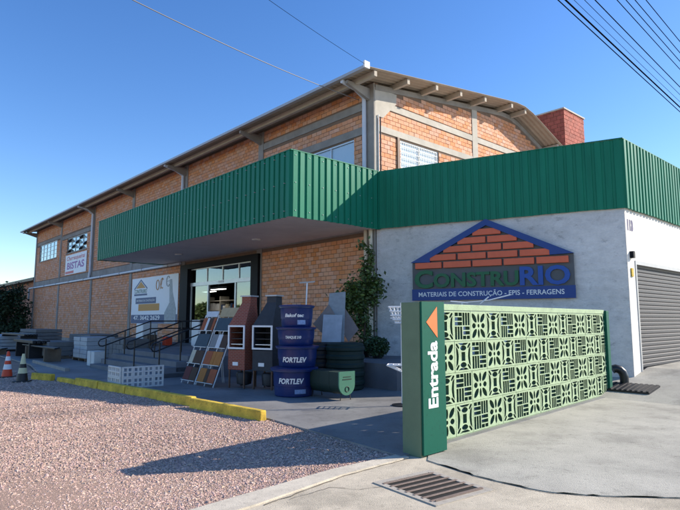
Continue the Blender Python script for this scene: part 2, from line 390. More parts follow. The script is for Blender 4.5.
keep = (inside & (rng.random(len(P)) > bare)) | (~inside & near & (rng.random(len(P)) < .16))
P = P[keep][:205000]; n = len(P)
spill = ~inpoly(P, LOT)
sz = rng.lognormal(math.log(.0074), .5, n).clip(.0035, .026) * (1 + .05 * (P[:, 1] - 5))
oct_ = np.array([(1, 0, 0), (0, 1, 0), (-1, 0, 0), (0, -1, 0), (0, 0, 1), (.45, .45, .62)], np.float32)
ang = rng.uniform(0, 6.283, n); ca, sa = np.cos(ang), np.sin(ang)
V = oct_[None] * (1 + rng.normal(0, .22, (n, 6, 3))); V *= sz[:, None, None]; V[:, :, 2] *= .5; V[:, :, 1] *= rng.uniform(.6, 1.05, n)[:, None]
X = V[:, :, 0] * ca[:, None] - V[:, :, 1] * sa[:, None] + P[:, :1]; Y = V[:, :, 0] * sa[:, None] + V[:, :, 1] * ca[:, None] + P[:, 1:]
V = np.stack([X, Y, V[:, :, 2] + (rng.uniform(-.004, .006, n) + .012 * lump(P, .5) - .002 + np.where(spill, .014, 0))[:, None]], 2).reshape(-1, 3)
f = np.array([(0, 5, 4), (0, 1, 5), (1, 4, 5), (1, 2, 4), (2, 3, 4), (3, 0, 4)], np.int32)
tag(from_np('gravel', V, (f[None] + (np.arange(n) * 6)[:, None, None]).reshape(-1, 3), M_stone), 'loose pinkish gravel stones covering the lot', 'gravel', kind='stuff')
# forecourt slab
FORE = [W(x, y)[:2] for x, y in ((6.75, -6.5), (3.67, -6.22), (1.55, -6.34), (-5.6, -7.2), (-11, -6.3), (-40, -5.1), (-40, .1), (.0, .1), (6.14, 2.12), (6.2, .9))]
FORE = [tuple(v) for v in FORE]
tag(MB().prism(FORE, -.15, .025).build('forecourt', M_asph), 'grey concrete forecourt under and before the canopy', 'forecourt', kind='structure')
# pavement and gutter strip
PAVE = [(-12, -6), (-1.75, 4.45), (-1.27, 4.91), (-.11, 6.17), (.66, 6.83), (.95, 6.75), (40, 20), (60, -10), (0, -25)]
tag(MB().prism(PAVE, -.2, .006).build('pavement', M_pave), 'pale worn concrete pavement beside the gravel', 'pavement', kind='structure')
kb = [(-1.72, 4.40), (-1.24, 4.87), (-.08, 6.13), (.70, 6.80), (.80, 6.66), (.02, 5.92), (-.72, 5.0), (-1.4, 4.28)]
tag(MB().prism(kb, -.1, .022).build('gutter_strip', mat('gutter_concrete', (.54, .48, .385), .9, .15, 6, .3, 100, blotch=.12, bl_scale=1.2, speck=.12)), 'flat concrete edging strip between gravel and pavement', 'edging', kind='structure')
def jag(pts, amp, step):
    out = []
    for (x0, y0), (x1, y1) in zip(pts, pts[1:]):
        k = max(1, int(math.hypot(x1 - x0, y1 - y0) / step))
        for i in range(k): t = i / k; out.append((x0 + (x1 - x0) * t + random.gauss(0, amp), y0 + (y1 - y0) * t + random.gauss(0, amp)))
    out.append(pts[-1]); return out
edge = jag([(1.0, 6.52), (1.25, 6.15), (1.55, 5.72), (1.92, 5.37), (2.4, 5.25), (3.1, 5.2), (4.2, 5.35), (6, 5.5), (12, 5.9), (20, 6)], .012, .08)
DR = edge + [tuple(W(40, .3)[:2]), tuple(W(6.0, .3)[:2]), tuple(W(6.45, -5.0)[:2]), (1.05, 6.8)]
tag(MB().prism(DR, -.15, .016).build('driveway', M_drive), 'grey concrete driveway beside the pierced block screen', 'driveway', kind='structure')
def strip(pts, w, z): 
    mb = MB(); 
    for (x0, y0), (x1, y1) in zip(pts, pts[1:]):
        d = Vector((x1 - x0, y1 - y0)).normalized(); nn = Vector((-d.y, d.x)); a = w * random.uniform(.4, 1.1) / 2; b = w * random.uniform(.4, 1.1) / 2
        mb.add([(x0 - nn.x * a, y0 - nn.y * a, z), (x1 - nn.x * b, y1 - nn.y * b, z), (x1 + nn.x * b, y1 + nn.y * b, z), (x0 + nn.x * a, y0 + nn.y * a, z)], [(0, 1, 2, 3)])
    return mb
tag(strip([(x - .012, y - .016) for x, y in edge[:60]], .010, .0105).build('pavement_crack', M_crack), 'dark jagged crack along the driveway edge', 'crack', kind='structure')
tag(strip(jag([(-.66, 5.0), (.06, 5.92), (.78, 6.62)], .006, .1), .014, .0105).build('pavement_joint', M_crack), 'dark joint along the concrete edging strip', 'joint', kind='structure')
tag(strip(jag([(.52, 5.6), (.2, 5.45), (-.1, 5.52), (-.45, 5.15)], .008, .07), .008, .0105).build('hairline_crack', M_crack), 'hairline crack running from the drain grate across pavement', 'crack', kind='structure')
rp = MB(); ys = [(.25, .008), (.32, .02), (2.17, .30), (3.0, .47), (5.5, .50), (30, .5)]
for (y0, z0), (y1, z1) in zip(ys, ys[1:]):
    xl = 5.6 if y1 < 2.2 else 6.14
    a, b, c, d = W(xl, y0, z0), W(40, y0, z0), W(40, y1, z1), W(xl, y1, z1)
    rp.add([a, b, c, d], [(0, 1, 2, 3)])
a, b, c, d = W(5.6, .25, -.1), W(5.6, .25, .008), W(5.6, 2.17, .30), W(5.6, 2.17, -.1); rp.add([a, b, c, d], [(0, 1, 2, 3)])
tag(rp.build('driveway_ramp', M_drive), 'concrete ramp rising from driveway to the roller door', 'ramp', kind='structure')
# terrace and stairs
TZ = .6
tag(MB().prism([tuple(W(x, y)[:2]) for x, y in ((-8.3, -3.75), (-2.6, -3.75), (-2.6, -2.3), (2.7, -2.1), (3.3, 1.1), (0, 0.02), (-13.2, .02), (-13.2, -2.6), (-8.3, -2.6))], -.05, TZ).build('terrace', M_terr),
    'raised dark concrete terrace along the shop entrance', 'terrace', kind='structure')
st = thing('stairs', 'wide dark concrete stairs leading up to shop entrance', 'stairs', W(-5.5, -4.3), RB); tag(st, kind='structure')
for k in range(4):
    y0 = -.85 + k * .35; MB().box(-2.8, 2.1, y0, .54, (k - 1) * .15 + (.026 if k == 0 else 0) + (.15 if k == 0 else .15) * (0 if k else 0), (k + 1) * .15 - .003 * (k == 3)).build('step', M_terr, st, bevel=.012)

# ================================================================ BRICK WAREHOUSE
wh = thing('brick_warehouse', 'long two-storey brick warehouse with concrete pillars and green metal canopy', 'warehouse', J, RB)
XL = -38.4; ZT = 8.62
pil = [0, -6.0, -12.15, -18.3, -24.6, -31.5, XL]
wins = [(-37.3, -32.6, 6.15, 7.46), (-30.1, -25.9, 6.18, 7.25), (-3.15, -.88, 5.6, 7.2)]
portal = (-12.2, -5.9, TZ, 4.05)
FH = [(a, b, c, d) for a, b, c, d in wins] + [portal]
mb = MB(); put = lambda xa, xb, za, zb: mb.box(xa, xb, 0, .18, za, zb)
wall_holes(mb, XL, 0, 0, ZT + .15, FH, put)
# gable end and roof profile (y, z of sheet underside at the gable edge)
prof = [(-1.0, 8.67), (3.5, 9.30), (6.4, 9.70), (7.0, 9.77), (7.6, 9.78), (8.2, 9.66), (8.8, 9.46), (10.3, 8.93), (12.6, 8.15)]
def roof_z(y):
    for (a, za), (b, zb) in zip(prof, prof[1:]):
        if a <= y <= b: return za + (zb - za) * (y - a) / (b - a)
    return prof[0][1] if y < prof[0][0] else prof[-1][1]
gw = (1.15, 3.08, 6.15, 7.22)
mb2 = []
def putg(ya, yb, za, zb): mb.box(-.18, -.001, ya, yb, za, zb)
wall_holes(mb, .18, 12.2, 4.5, 8.0, [gw], putg)
gp = [(y, roof_z(y) - .26) for y in (.18, 2, 4, 6, 7, 7.6, 8.2, 8.8, 10.3, 12.2)]
npt = len(gp); mb.add([(-.18, y, 8.0) for y, z in gp] + [(-.18, y, max(z, 8.0)) for y, z in gp] + [(-.001, y, 8.0) for y, z in gp] + [(-.001, y, max(z, 8.0)) for y, z in gp],
       [q for i in range(npt - 1) for q in ((i + 1, i, npt + i, npt + i + 1), (2 * npt + i, 2 * npt + i + 1, 3 * npt + i + 1, 3 * npt + i))])
mb.box(XL, XL + .18, .18, 12.2, 0, 8.2); mb.box(XL, 0, 12.0, 12.2, 0, 8.0)
mb.build('wall', M_mortar, wh)
beams = [(7.24, 7.48), (8.0, 8.24), (4.2, 4.58)]
BR = [(-5.84, -.34, 7.24, 7.48), (-5.84, -.34, 8.0, 8.24), (-39, 1, 4.2, 4.58), (-31.2, -24.9, 7.26, 7.5), (-38.1, -31.8, 7.47, 7.7)]
hb = FH + [(p - (.34 if p == 0 else .16 if p != XL else 0), p + (.0 if p == 0 else .16 if p != XL else .3), 0, 9) for p in pil] + BR + [(-39, 1, 0, .42)]
brickwork('facade_brickwork', brick_boxes(XL, 0, .42, ZT + .1, hb), lambda x, z, d: (x, -d, z), M_brick, wh)
hg = [gw, (-.1, .175, 0, 9.5), (5.05, 5.38, 0, 9.5), (10.1, 10.4, 0, 9.5), (-1, 13, 7.26, 7.46), (-1, 13, 8.04, 8.24)]
brickwork('gable_brickwork', brick_boxes(.175, 12.2, 5.7, 9.6, hg, top=lambda y: roof_z(y) - .30), lambda y, z, d: (d, y, z), M_brick, wh)
for p in pil:                                                    # concrete pillars
    x0, x1 = (p - .34, p + .03) if p == 0 else (p - .02, p + .3) if p == XL else (p - .16, p + .16)
    MB().box(x0, x1, -.05, .01, 0, ZT + .1).build('pillar', M_conc, wh, bevel=.01)
MB().box(-.012, .031, -.0, .17, 4.6, 8.5).build('pillar', M_concpale, wh)
for y in (5.05, 10.1): MB().box(-.01, .03, y, y + .32, 5.5, roof_z(y + .16) - .28).build('pillar', M_concpale, wh)
# haunch of pale concrete at the corner under the roof
hp = [(0.0, 7.72), (.36, 7.72), (.95, 8.30), (.98, 8.62), (0, 8.60)]
MB().add([(.034, y, z) for y, z in hp] + [(-.0, y, z) for y, z in hp], [tuple(range(5)), (9, 8, 7, 6, 5)] + [((i + 1) % 5, i, 5 + i, 5 + (i + 1) % 5) for i in range(5)]).build('haunch', M_concpale, wh)
for za, zb in beams:
    ps = sorted(pil)
    for a, b in zip(ps, ps[1:]):
        xa = a + (.3 if a == XL else .16); xb = b - (.34 if b == 0 else .16)
        if za > 5 and b != 0: continue
        segs = [(xa, xb)]
        for a_, b_ in segs: MB().box(a_ + .002, b_ - .002, -.03, .01, za, zb).build('beam', M_conc, wh)
for za, zb in ((7.26, 7.46), (8.04, 8.24)):
    for a, b in ((.175, 5.045), (5.375, 10.095)): MB().box(-.01, .026, a, b, za, zb).build('beam', M_concpale, wh)
for a_, b_, c_, d_ in BR[3:]: MB().box(a_ + .12 if a_ < -38 else a_ - .14 , b_ + .14, -.03, .01, c_, d_).build('beam', M_conc, wh)
MB().box(XL + .3, -.35, -.035, .01, 0.0, .415).build('plinth', M_conc, wh)
# rake beam, purlins and roof sheet
rk = MB()
for (a, za), (b, zb) in zip(prof, prof[1:]):
    a2 = max(a, .02); za2 = roof_z(a2)
    rk.add([(x, y, z) for x in (-.15, .05) for y, z in ((a2, za2 - .3), (b, zb - .3), (b, zb - .13), (a2, za2 - .13))],
           [(0, 3, 2, 1), (4, 5, 6, 7), (0, 1, 5, 4), (2, 3, 7, 6), (1, 2, 6, 5), (0, 4, 7, 3)])
rk.build('rake_beam', M_conc, wh)
for y in (-.62, .85, 2.2, 3.55, 5.0, 6.75, 7.72, 10.3):
    z = roof_z(y); MB().box(-38.8, .66 + random.uniform(-.02, .02), y - .055, y + .055, z - .19, z - .028).build('purlin', M_purlin, wh)
xs = np.arange(-38.95, .741, .045); py = [p[0] for p in prof]; pz = [p[1] for p in prof]; m_ = len(prof)
wave = .022 * np.sin(xs / .18 * 2 * math.pi)
V = np.zeros((2, len(xs), m_, 3), np.float32)
for k, off in enumerate((0, .012)):
    V[k, :, :, 0] = xs[:, None]; V[k, :, :, 1] = np.array(py)[None]; V[k, :, :, 2] = np.array(pz)[None] + wave[:, None] + off
idx = np.arange(2 * len(xs) * m_).reshape(2, len(xs), m_); F = []
q = lambda a, b, c, d: F.append(np.stack([a.ravel(), b.ravel(), c.ravel(), d.ravel()], 1))
q(idx[0, :-1, :-1], idx[0, :-1, 1:], idx[0, 1:, 1:], idx[0, 1:, :-1]); q(idx[1, :-1, :-1], idx[1, 1:, :-1], idx[1, 1:, 1:], idx[1, :-1, 1:])
q(idx[0, :-1, 0], idx[0, 1:, 0], idx[1, 1:, 0], idx[1, :-1, 0]); q(idx[0, -1, :-1], idx[0, -1, 1:], idx[1, -1, 1:], idx[1, -1, :-1]); q(idx[0, 0, 1:], idx[0, 0, :-1], idx[1, 0, :-1], idx[1, 0, 1:])
rf = from_np('roof', V.reshape(-1, 3), np.concatenate(F), M_fibre, wh)
# gutter, its end cap and eave rafters
MB().add([(x, y, z) for x in (-39.0, .76) for y, z in ((-1.13, 8.615), (-1.13, 8.70), (-1.12, 8.70), (-1.12, 8.625), (-1.015, 8.625), (-1.015, 8.68), (-1.0, 8.68), (-1.0, 8.615))],
         [(i, (i + 1) % 8, 8 + (i + 1) % 8, 8 + i) for i in range(8)] + [tuple(range(8))[::-1], tuple(range(8, 16))]).build('gutter', M_frame, rf)
MB().box(.72, .78, -1.16, -.96, 8.61, 8.80).build('gutter_end_cap', M_white, rf)
for p in pil:
    x = p - .17 if p == 0 else p + .15 if p == XL else p
    MB().add([(x + d, y, z) for d in (-.05, .05) for y, z in ((-.05, 8.22), (-.98, 8.49), (-.98, 8.58), (-.05, 8.58))],
             [(0, 3, 2, 1), (4, 5, 6, 7), (0, 1, 5, 4), (1, 2, 6, 5), (2, 3, 7, 6)]).build('eave_bracket', M_conc, wh)
MB().box(XL - .5, XL - .02, -.98, .6, 8.55, 8.60).build('end_soffit', M_white, wh)
# downpipes and conduit
def pipe(pts, r, m, name='downpipe', n=10): return MB().tube(pts, r, n).build(name, m, wh, smooth=True)
pipe([(-.3, -.13, 5.95), (-.3, -.13, 8.30), (-.3, -.5, 8.5), (-.3, -1.05, 8.58)], .065, M_pipe)
pipe([(-24.75, -.13, 4.2), (-24.6, -.13, 4.6), (-24.6, -.13, 8.2), (-24.6, -.5, 8.45), (-24.6, -1.05, 8.58)], .075, M_pipe)
pipe([(-12.3, -.13, 5.9), (-12.3, -.13, 8.25), (-12.3, -.5, 8.45), (-12.3, -1.05, 8.58)], .065, M_pipe)
pipe([(-39.4, -.12, 3.2), (-39.4, -.12, 4.08), (-39.3, -.12, 4.14), (-12.3, -.12, 4.16)], .065, M_pipe, 'conduit')
for x in (-.06, -.26): pipe([(x, -.13, TZ), (x, -.13, 4.24)], .062, M_beige)
for k in range(9):
    x = -13.5 - k * 3.05; MB().bar((x, -.05, 4.16), (x, -.2, 4.16), .03, .16).build('conduit_clip', M_frame, wh)
pipe([(.06, .12, 5.9), (.06, .12, 7.75)], .018, M_white, 'duct_and_shadow_line'); pipe([(.06, .20, 5.9), (.06, .20, 7.7)], .022, M_iron, 'duct_and_shadow_line')  # the dark second pipe stands in for the shadow line beside the duct
# upper windows
def window(x0, x1, z0, z1, cols, rows, m_fr, m_gl, open_=False, lattice=False, gable=False):
    P = (lambda x, y, z: (-y, x, z)) if gable else (lambda x, y, z: (x, y, z))
    w = MB()
    for a, b, c, d in ((x0, x1, z0, z0 + .05), (x0, x1, z1 - .05, z1), (x0, x0 + .05, z0 + .05, z1 - .05), (x1 - .05, x1, z0 + .05, z1 - .05)): w.box(a, b, .03, .10, c, d)
    fr = w.map(P).build('window', m_fr, wh)
    cw = (x1 - x0 - .1) / cols; rh = (z1 - z0 - .1) / rows
    for i in range(1, cols): MB().box(x0 + .05 + i * cw - .018, x0 + .05 + i * cw + .018, .035, .095, z0 + .05, z1 - .05).map(P).build('mullion', m_fr, fr)
    for j_ in range(1, rows): MB().box(x0 + .05, x1 - .05, .04, .09, z0 + .05 + j_ * rh - .012, z0 + .05 + j_ * rh + .012).map(P).build('glazing_bar', m_fr, fr)
    for i in range(cols):
        for j_ in range(rows):
            a = x0 + .07 + i * cw; b = a + cw - .04; c = z0 + .065 + j_ * rh; d = c + rh - .03
            if open_ and (i + j_ * 2) % 3 == 0:
                MB().add([P(a, .04, d), P(b, .04, d), P(b, -.18, c + .05), P(a, -.18, c + .05), P(a, .05, d), P(b, .05, d), P(b, -.17, c + .05), P(a, -.17, c + .05)],
                         [(0, 3, 2, 1), (4, 5, 6, 7), (0, 1, 5, 4), (2, 3, 7, 6)]).build('pane', m_gl, fr)
            else: MB().box(a, b, .062, .068, c, d).map(P).build('pane', m_gl, fr)
    MB().box(x0 - .05, x1 + .05, -.06, .02, z0 - .06, z0 - .005).map(P).build('sill', M_conc, fr)
    return fr
window(*wins[0], 5, 4, M_alu, M_glass2); window(*wins[1], 5, 4, M_frame, M_glass2, open_=True); wA = window(*wins[2], 2, 1, M_alu, M_glass3)
for k in range(17):                                               # vertical blind behind the corner window
    x = -3.08 + k * .13; MB().add([(x, .085, 5.66), (x + .122, .105, 5.66), (x + .122, .105, 7.14), (x, .085, 7.14)], [(0, 1, 2, 3)]).build('blind_slat', M_ban, wA)
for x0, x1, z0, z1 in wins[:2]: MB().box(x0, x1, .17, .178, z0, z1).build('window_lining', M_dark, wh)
gwin = window(*gw, 2, 1, M_white, M_glass3, gable=True)
lt = MB()
for k in range(1, 22): y = gw[0] + k * (gw[1] - gw[0]) / 22; lt.box(-.027, -.015, y - .007, y + .007, gw[2] + .05, gw[3] - .05)
for k in range(1, 6): z = gw[2] + k * (gw[3] - gw[2]) / 6; lt.box(-.029, -.013, gw[0] + .05, gw[1] - .05, z - .008, z + .008)
lt.build('security_lattice', M_white, gwin); MB().box(-.085, -.08, gw[0], gw[1], gw[2], gw[3]).build('curtain', M_ban, gwin)
MB().box(.0, .05, .98, 1.08, 6.1, 7.25).build('shutter_rail', M_rust, wh)
# canopy
CB, CT = 4.24, 5.93
cn = MB().add([(x, y, z) for z in (CB, CB + .03) for x, y in ((-14.0, -3.16), (.12, -3.16), (.12, -.02), (-14.0, -.02))],
              [(0, 3, 2, 1), (4, 5, 6, 7), (0, 1, 5, 4), (1, 2, 6, 5), (2, 3, 7, 6), (3, 0, 4, 7)]).build('canopy_soffit', M_soffit, wh)
fa_ = MB(); corrugated(fa_, (-14.0, -3.2), (.15, -3.2), CB - .03, CT); fa_.build('canopy_front_cladding', M_green, wh)
fa_ = MB(); corrugated(fa_, (.15, -3.2), (.15, -.05), CB - .03, CT); fa_.build('canopy_side_cladding', M_green, wh)
fa_ = MB(); corrugated(fa_, (-14.0, -.05), (-14.0, -3.2), CB - .03, CT); fa_.build('canopy_side_cladding', M_green, wh)
sw_ = MB()
for z in (CB + .12, CB + .85, CT - .12):
    for k in range(31): x = -13.9 + k * .46; sw_.box(x, x + .018, -3.252, -3.2, z, z + .018)
    for k in range(7): y = -3.1 + k * .46; sw_.box(.15, .202, y, y + .018, z, z + .018)
tag(sw_.build('screws', M_frame, wh), kind='stuff')
MB().box(-14.03, .19, -3.245, -3.165, CT, CT + .025).build('canopy_cap', M_green, wh)
MB().box(.11, .195, -3.16, -.0, CT + .002, CT + .027).build('canopy_cap', M_green, wh)
MB().box(-13.9, .05, -3.1, -.02, 5.0, 5.05).build('canopy_roof', M_frame, wh)
MB().lathe([(.13, CB - .05), (.15, CB - .04), (.15, CB - .001)], 20, -9.6, -1.5).build('canopy_lamp', M_white, wh, smooth=True)
MB().lathe([(.13, CB - .05), (.15, CB - .04), (.15, CB - .001)], 20, -4.0, -1.5).build('canopy_lamp', M_white, wh, smooth=True)
# entrance portal
px0, px1, pz0, pz1 = portal; gx0, gx1, gz1 = -11.48, -6.38, 3.84
pf = MB(); pf.box(px0, gx0, -.16, .2, pz0, pz1); pf.box(gx1, px1, -.16, .2, pz0, pz1); pf.box(gx0, gx1, -.16, .2, gz1, pz1)
po = pf.build('entrance_portal', M_black, wh)
TR = 3.14
MB().box(gx0, gx1, .0, .12, TR - .07, TR + .08).build('transom', M_alu, po)
MB().box(gx0, gx1, .02, .08, gz1 - .05, gz1 - .002).build('head_rail', M_alu, po)
mull = [gx0 + .02, -10.05, -8.75, -7.5, gx1 - .02]
for x in mull[1:-1]: MB().box(x - .03, x + .03, .02, .09, TR + .08, gz1 - .05).build('mullion', M_alu, po)
for a, b in zip(mull, mull[1:]): MB().box(a + .03, b - .03, .05, .058, TR + .085, gz1 - .055).build('pane', M_glass, po)
dx0, dx1 = -9.92, -7.74
for x in (dx0, dx1): MB().box(x - .045, x + .045, .02, .10, TZ + .002, TR - .072).build('door_jamb', M_alu, po)
for x in (gx0 + .03, gx1 - .03): MB().box(x - .03, x + .03, .02, .09, TZ + .002, TR - .072).build('door_jamb', M_alu, po)
for a, b in ((gx0 + .06, dx0 - .045), (dx1 + .045, gx1 - .06)):
    MB().box(a, b, .05, .06, TZ + .12, TR - .075).build('pane', M_glass, po); MB().box(a, b, .02, .09, TZ + .01, TZ + .12).build('bottom_rail', M_alu, po)
MB().box(-9.0, -8.6, -.02, .0, TR - .02, TR + .06).build('door_sensor', M_white, po)
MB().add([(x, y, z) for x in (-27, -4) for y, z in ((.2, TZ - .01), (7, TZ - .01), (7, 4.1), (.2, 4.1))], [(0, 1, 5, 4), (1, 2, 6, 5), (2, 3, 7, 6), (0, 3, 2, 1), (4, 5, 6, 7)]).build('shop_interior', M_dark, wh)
# ================================================================ ANNEX
AX = 6.51
an = thing('annex_building', 'flat-roofed annex with grey rendered front, white side and green fascia', 'annex', J, RB)
ax, ay = 6.14, 2.17
MB().add([(0.04, .02, -.3), (ax, ay, -.3), (ax - .18, ay + .18, -.3), (.04, .22, -.3), (0.04, .02, CB + .06), (ax, ay, CB + .06), (ax - .18, ay + .18, CB + .06), (.04, .22, CB + .06)],
         [(0, 1, 5, 4), (4, 5, 6, 7), (2, 3, 7, 6), (0, 4, 7, 3), (0, 3, 2, 1), (1, 2, 6, 5)]).build('front_wall', M_render, an)
RD = (2.62, 7.3, .46, 3.02)
sw = MB(); wall_holes(sw, ay + .012, 16, -.3, CB + .06, [(RD[0], RD[1], -1, RD[3])], lambda ya, yb, za, zb: sw.box(ax - .17, ax + .003, ya, yb, za, zb)); sw.build('side_wall', M_stucco, an)
MB().prism([(.05, .3), (ax - .05, ay + .2), (ax - .05, 15.9), (.05, 15.9)], CB + .8, CB + .9).build('roof_slab', M_frame, an)
d = Vector((ax, ay)).normalized(); nrm = Vector((d.y, -d.x)); o_ = nrm * .03
p0 = Vector((.17, -.02)) ; p1 = Vector((ax, ay)) + o_ + d * .03
fa_ = MB(); corrugated(fa_, p0, p1, CB, CT, pitch=.21, depth=.02); fa_.build('front_cladding', M_green, an)
fa_ = MB(); corrugated(fa_, (p1.x, p1.y), (p1.x, 16), CB, CT, pitch=.21, depth=.038, flat=.5); fa_.build('side_cladding', M_green, an)
MB().prism([tuple(p0), tuple(p1 + Vector((.04, -.03))), (p1.x + .04, 16), (p1.x - .03, 16), tuple(p1 + Vector((-.03, .03))), (p0.x, p0.y + .07)], CT + .001, CT + .022).build('fascia_cap', M_green, an)
MB().box(.13, .205, -.07, .03, CB - .02, CT + .02).build('corner_trim', M_green, an)
# roller door
rd = MB(); zz = RD[2]; vs = []; k = 0
while zz < RD[3]:
    for dz, dy in ((0, .0), (.02, .022), (.075, .022), (.092, 0)): vs.append((ax - .09 + dy, zz + dz))
    zz += .1
m2 = len(vs); rd.add([(x, RD[0] + .05, z) for x, z in vs] + [(x, RD[1] - .05, z) for x, z in vs], [(i, m2 + i, m2 + i + 1, i + 1) for i in range(m2 - 1)])
dr = rd.build('roller_door', M_shutter, an)
for ya, yb, za, zb in ((RD[0], RD[0] + .07, RD[2] - .1, RD[3]), (RD[1] - .07, RD[1], RD[2] - .1, RD[3]), (RD[0] + .07, RD[1] - .07, RD[3] - .09, RD[3])):
    MB().box(ax - .12, ax + .02, ya, yb, za, zb).build('door_frame', M_frame, dr)
nm = text_mesh('113', (0, .36, 0, .28), .02, .09); remap(nm, lambda x, y, z: Vector((ax + .005 - y, ay + .12 + x, 3.72 + z))); link('house_number', nm, mat('number_navy', (.03, .015, .09), .5), an)
MB().box(ax + .002, ax + .09, ay + .17, ay + .27, 3.06, 3.22).build('wall_box', M_black, an)  # plain small box below the house number, gives no light
MB().box(ax + .002, ax + .03, ay + .17, ay + .28, 2.62, 2.82).build('meter_plate', M_yellow, an)

# ---------------------------------------------------------------- the logo sign on the annex
FR = R(-28.55)
lg = thing('shop_sign', 'house-shaped shop sign with orange bricks and blue roof on grey wall', 'sign', WA(3.27, -.03, 2.15), FR)
cx = 3.27
def LX(x): return x - cx
def LZ(z): return z - 2.15
out = [(LX(1.18), 0), (LX(5.36), 0), (LX(5.36), LZ(3.22)), (0, LZ(4.2)), (LX(1.18), LZ(3.17))]
MB().xzprism(out, -.05, -.0).build('backing_board', M_signgrey, lg)
for sgn, xe, ze in ((-1, 1.16, 3.18), (1, 5.38, 3.22)):
    a = (LX(xe), LZ(ze)); b = (0, LZ(4.24)); t = .165
    MB().xzprism([a, b, (0, LZ(4.24) - t), (LX(xe) - sgn * .42, LZ(ze) + .015), (LX(xe) - sgn * .42, LZ(ze) - .0)] if False else
                 [a, b, (0, LZ(4.24) - t), (LX(xe) - sgn * .56, LZ(ze) + .10), (LX(xe) - sgn * .56, LZ(ze) - .015)], -.14, -.051).build('roof_band', M_blue, lg)
bpitch, bl_, bh_ = .802, .745, .165
for r_ in range(5):
    nb = 5 - r_
    for k in range(nb):
        x = (k - (nb - 1) / 2) * bpitch + .0; z = LZ(3.0) + r_ * .206
        o = MB().box(x - bl_ / 2 + random.uniform(-.008, .008), x + bl_ / 2, -.13, -.051, z, z + bh_).build('brick', M_signbrick, lg, bevel=.008)
MB().box(LX(1.165), LX(5.375), -.07, -.0505, -.02, .29).build('caption_strip', M_blue, lg)
link('lettering', text_mesh('C', (LX(1.25), LX(1.78), LZ(2.46), LZ(2.96)), .05, .03, depth=.10), M_lgreen, lg)
link('lettering', text_mesh('ONSTRU', (LX(1.80), LX(4.05), LZ(2.47), LZ(2.86)), .05, .03, depth=.10), M_lgreen, lg)
link('lettering', text_mesh('RIO', (LX(4.08), LX(5.27), LZ(2.46), LZ(2.95)), .05, .03, depth=.10), M_rioblue, lg)
link('caption', text_mesh('MATERIAIS DE CONSTRUÇÃO - EPIS - FERRAGENS', (LX(1.36), LX(5.12), LZ(2.2), LZ(2.385)), .004, .012, depth=.075), M_letter, lg)

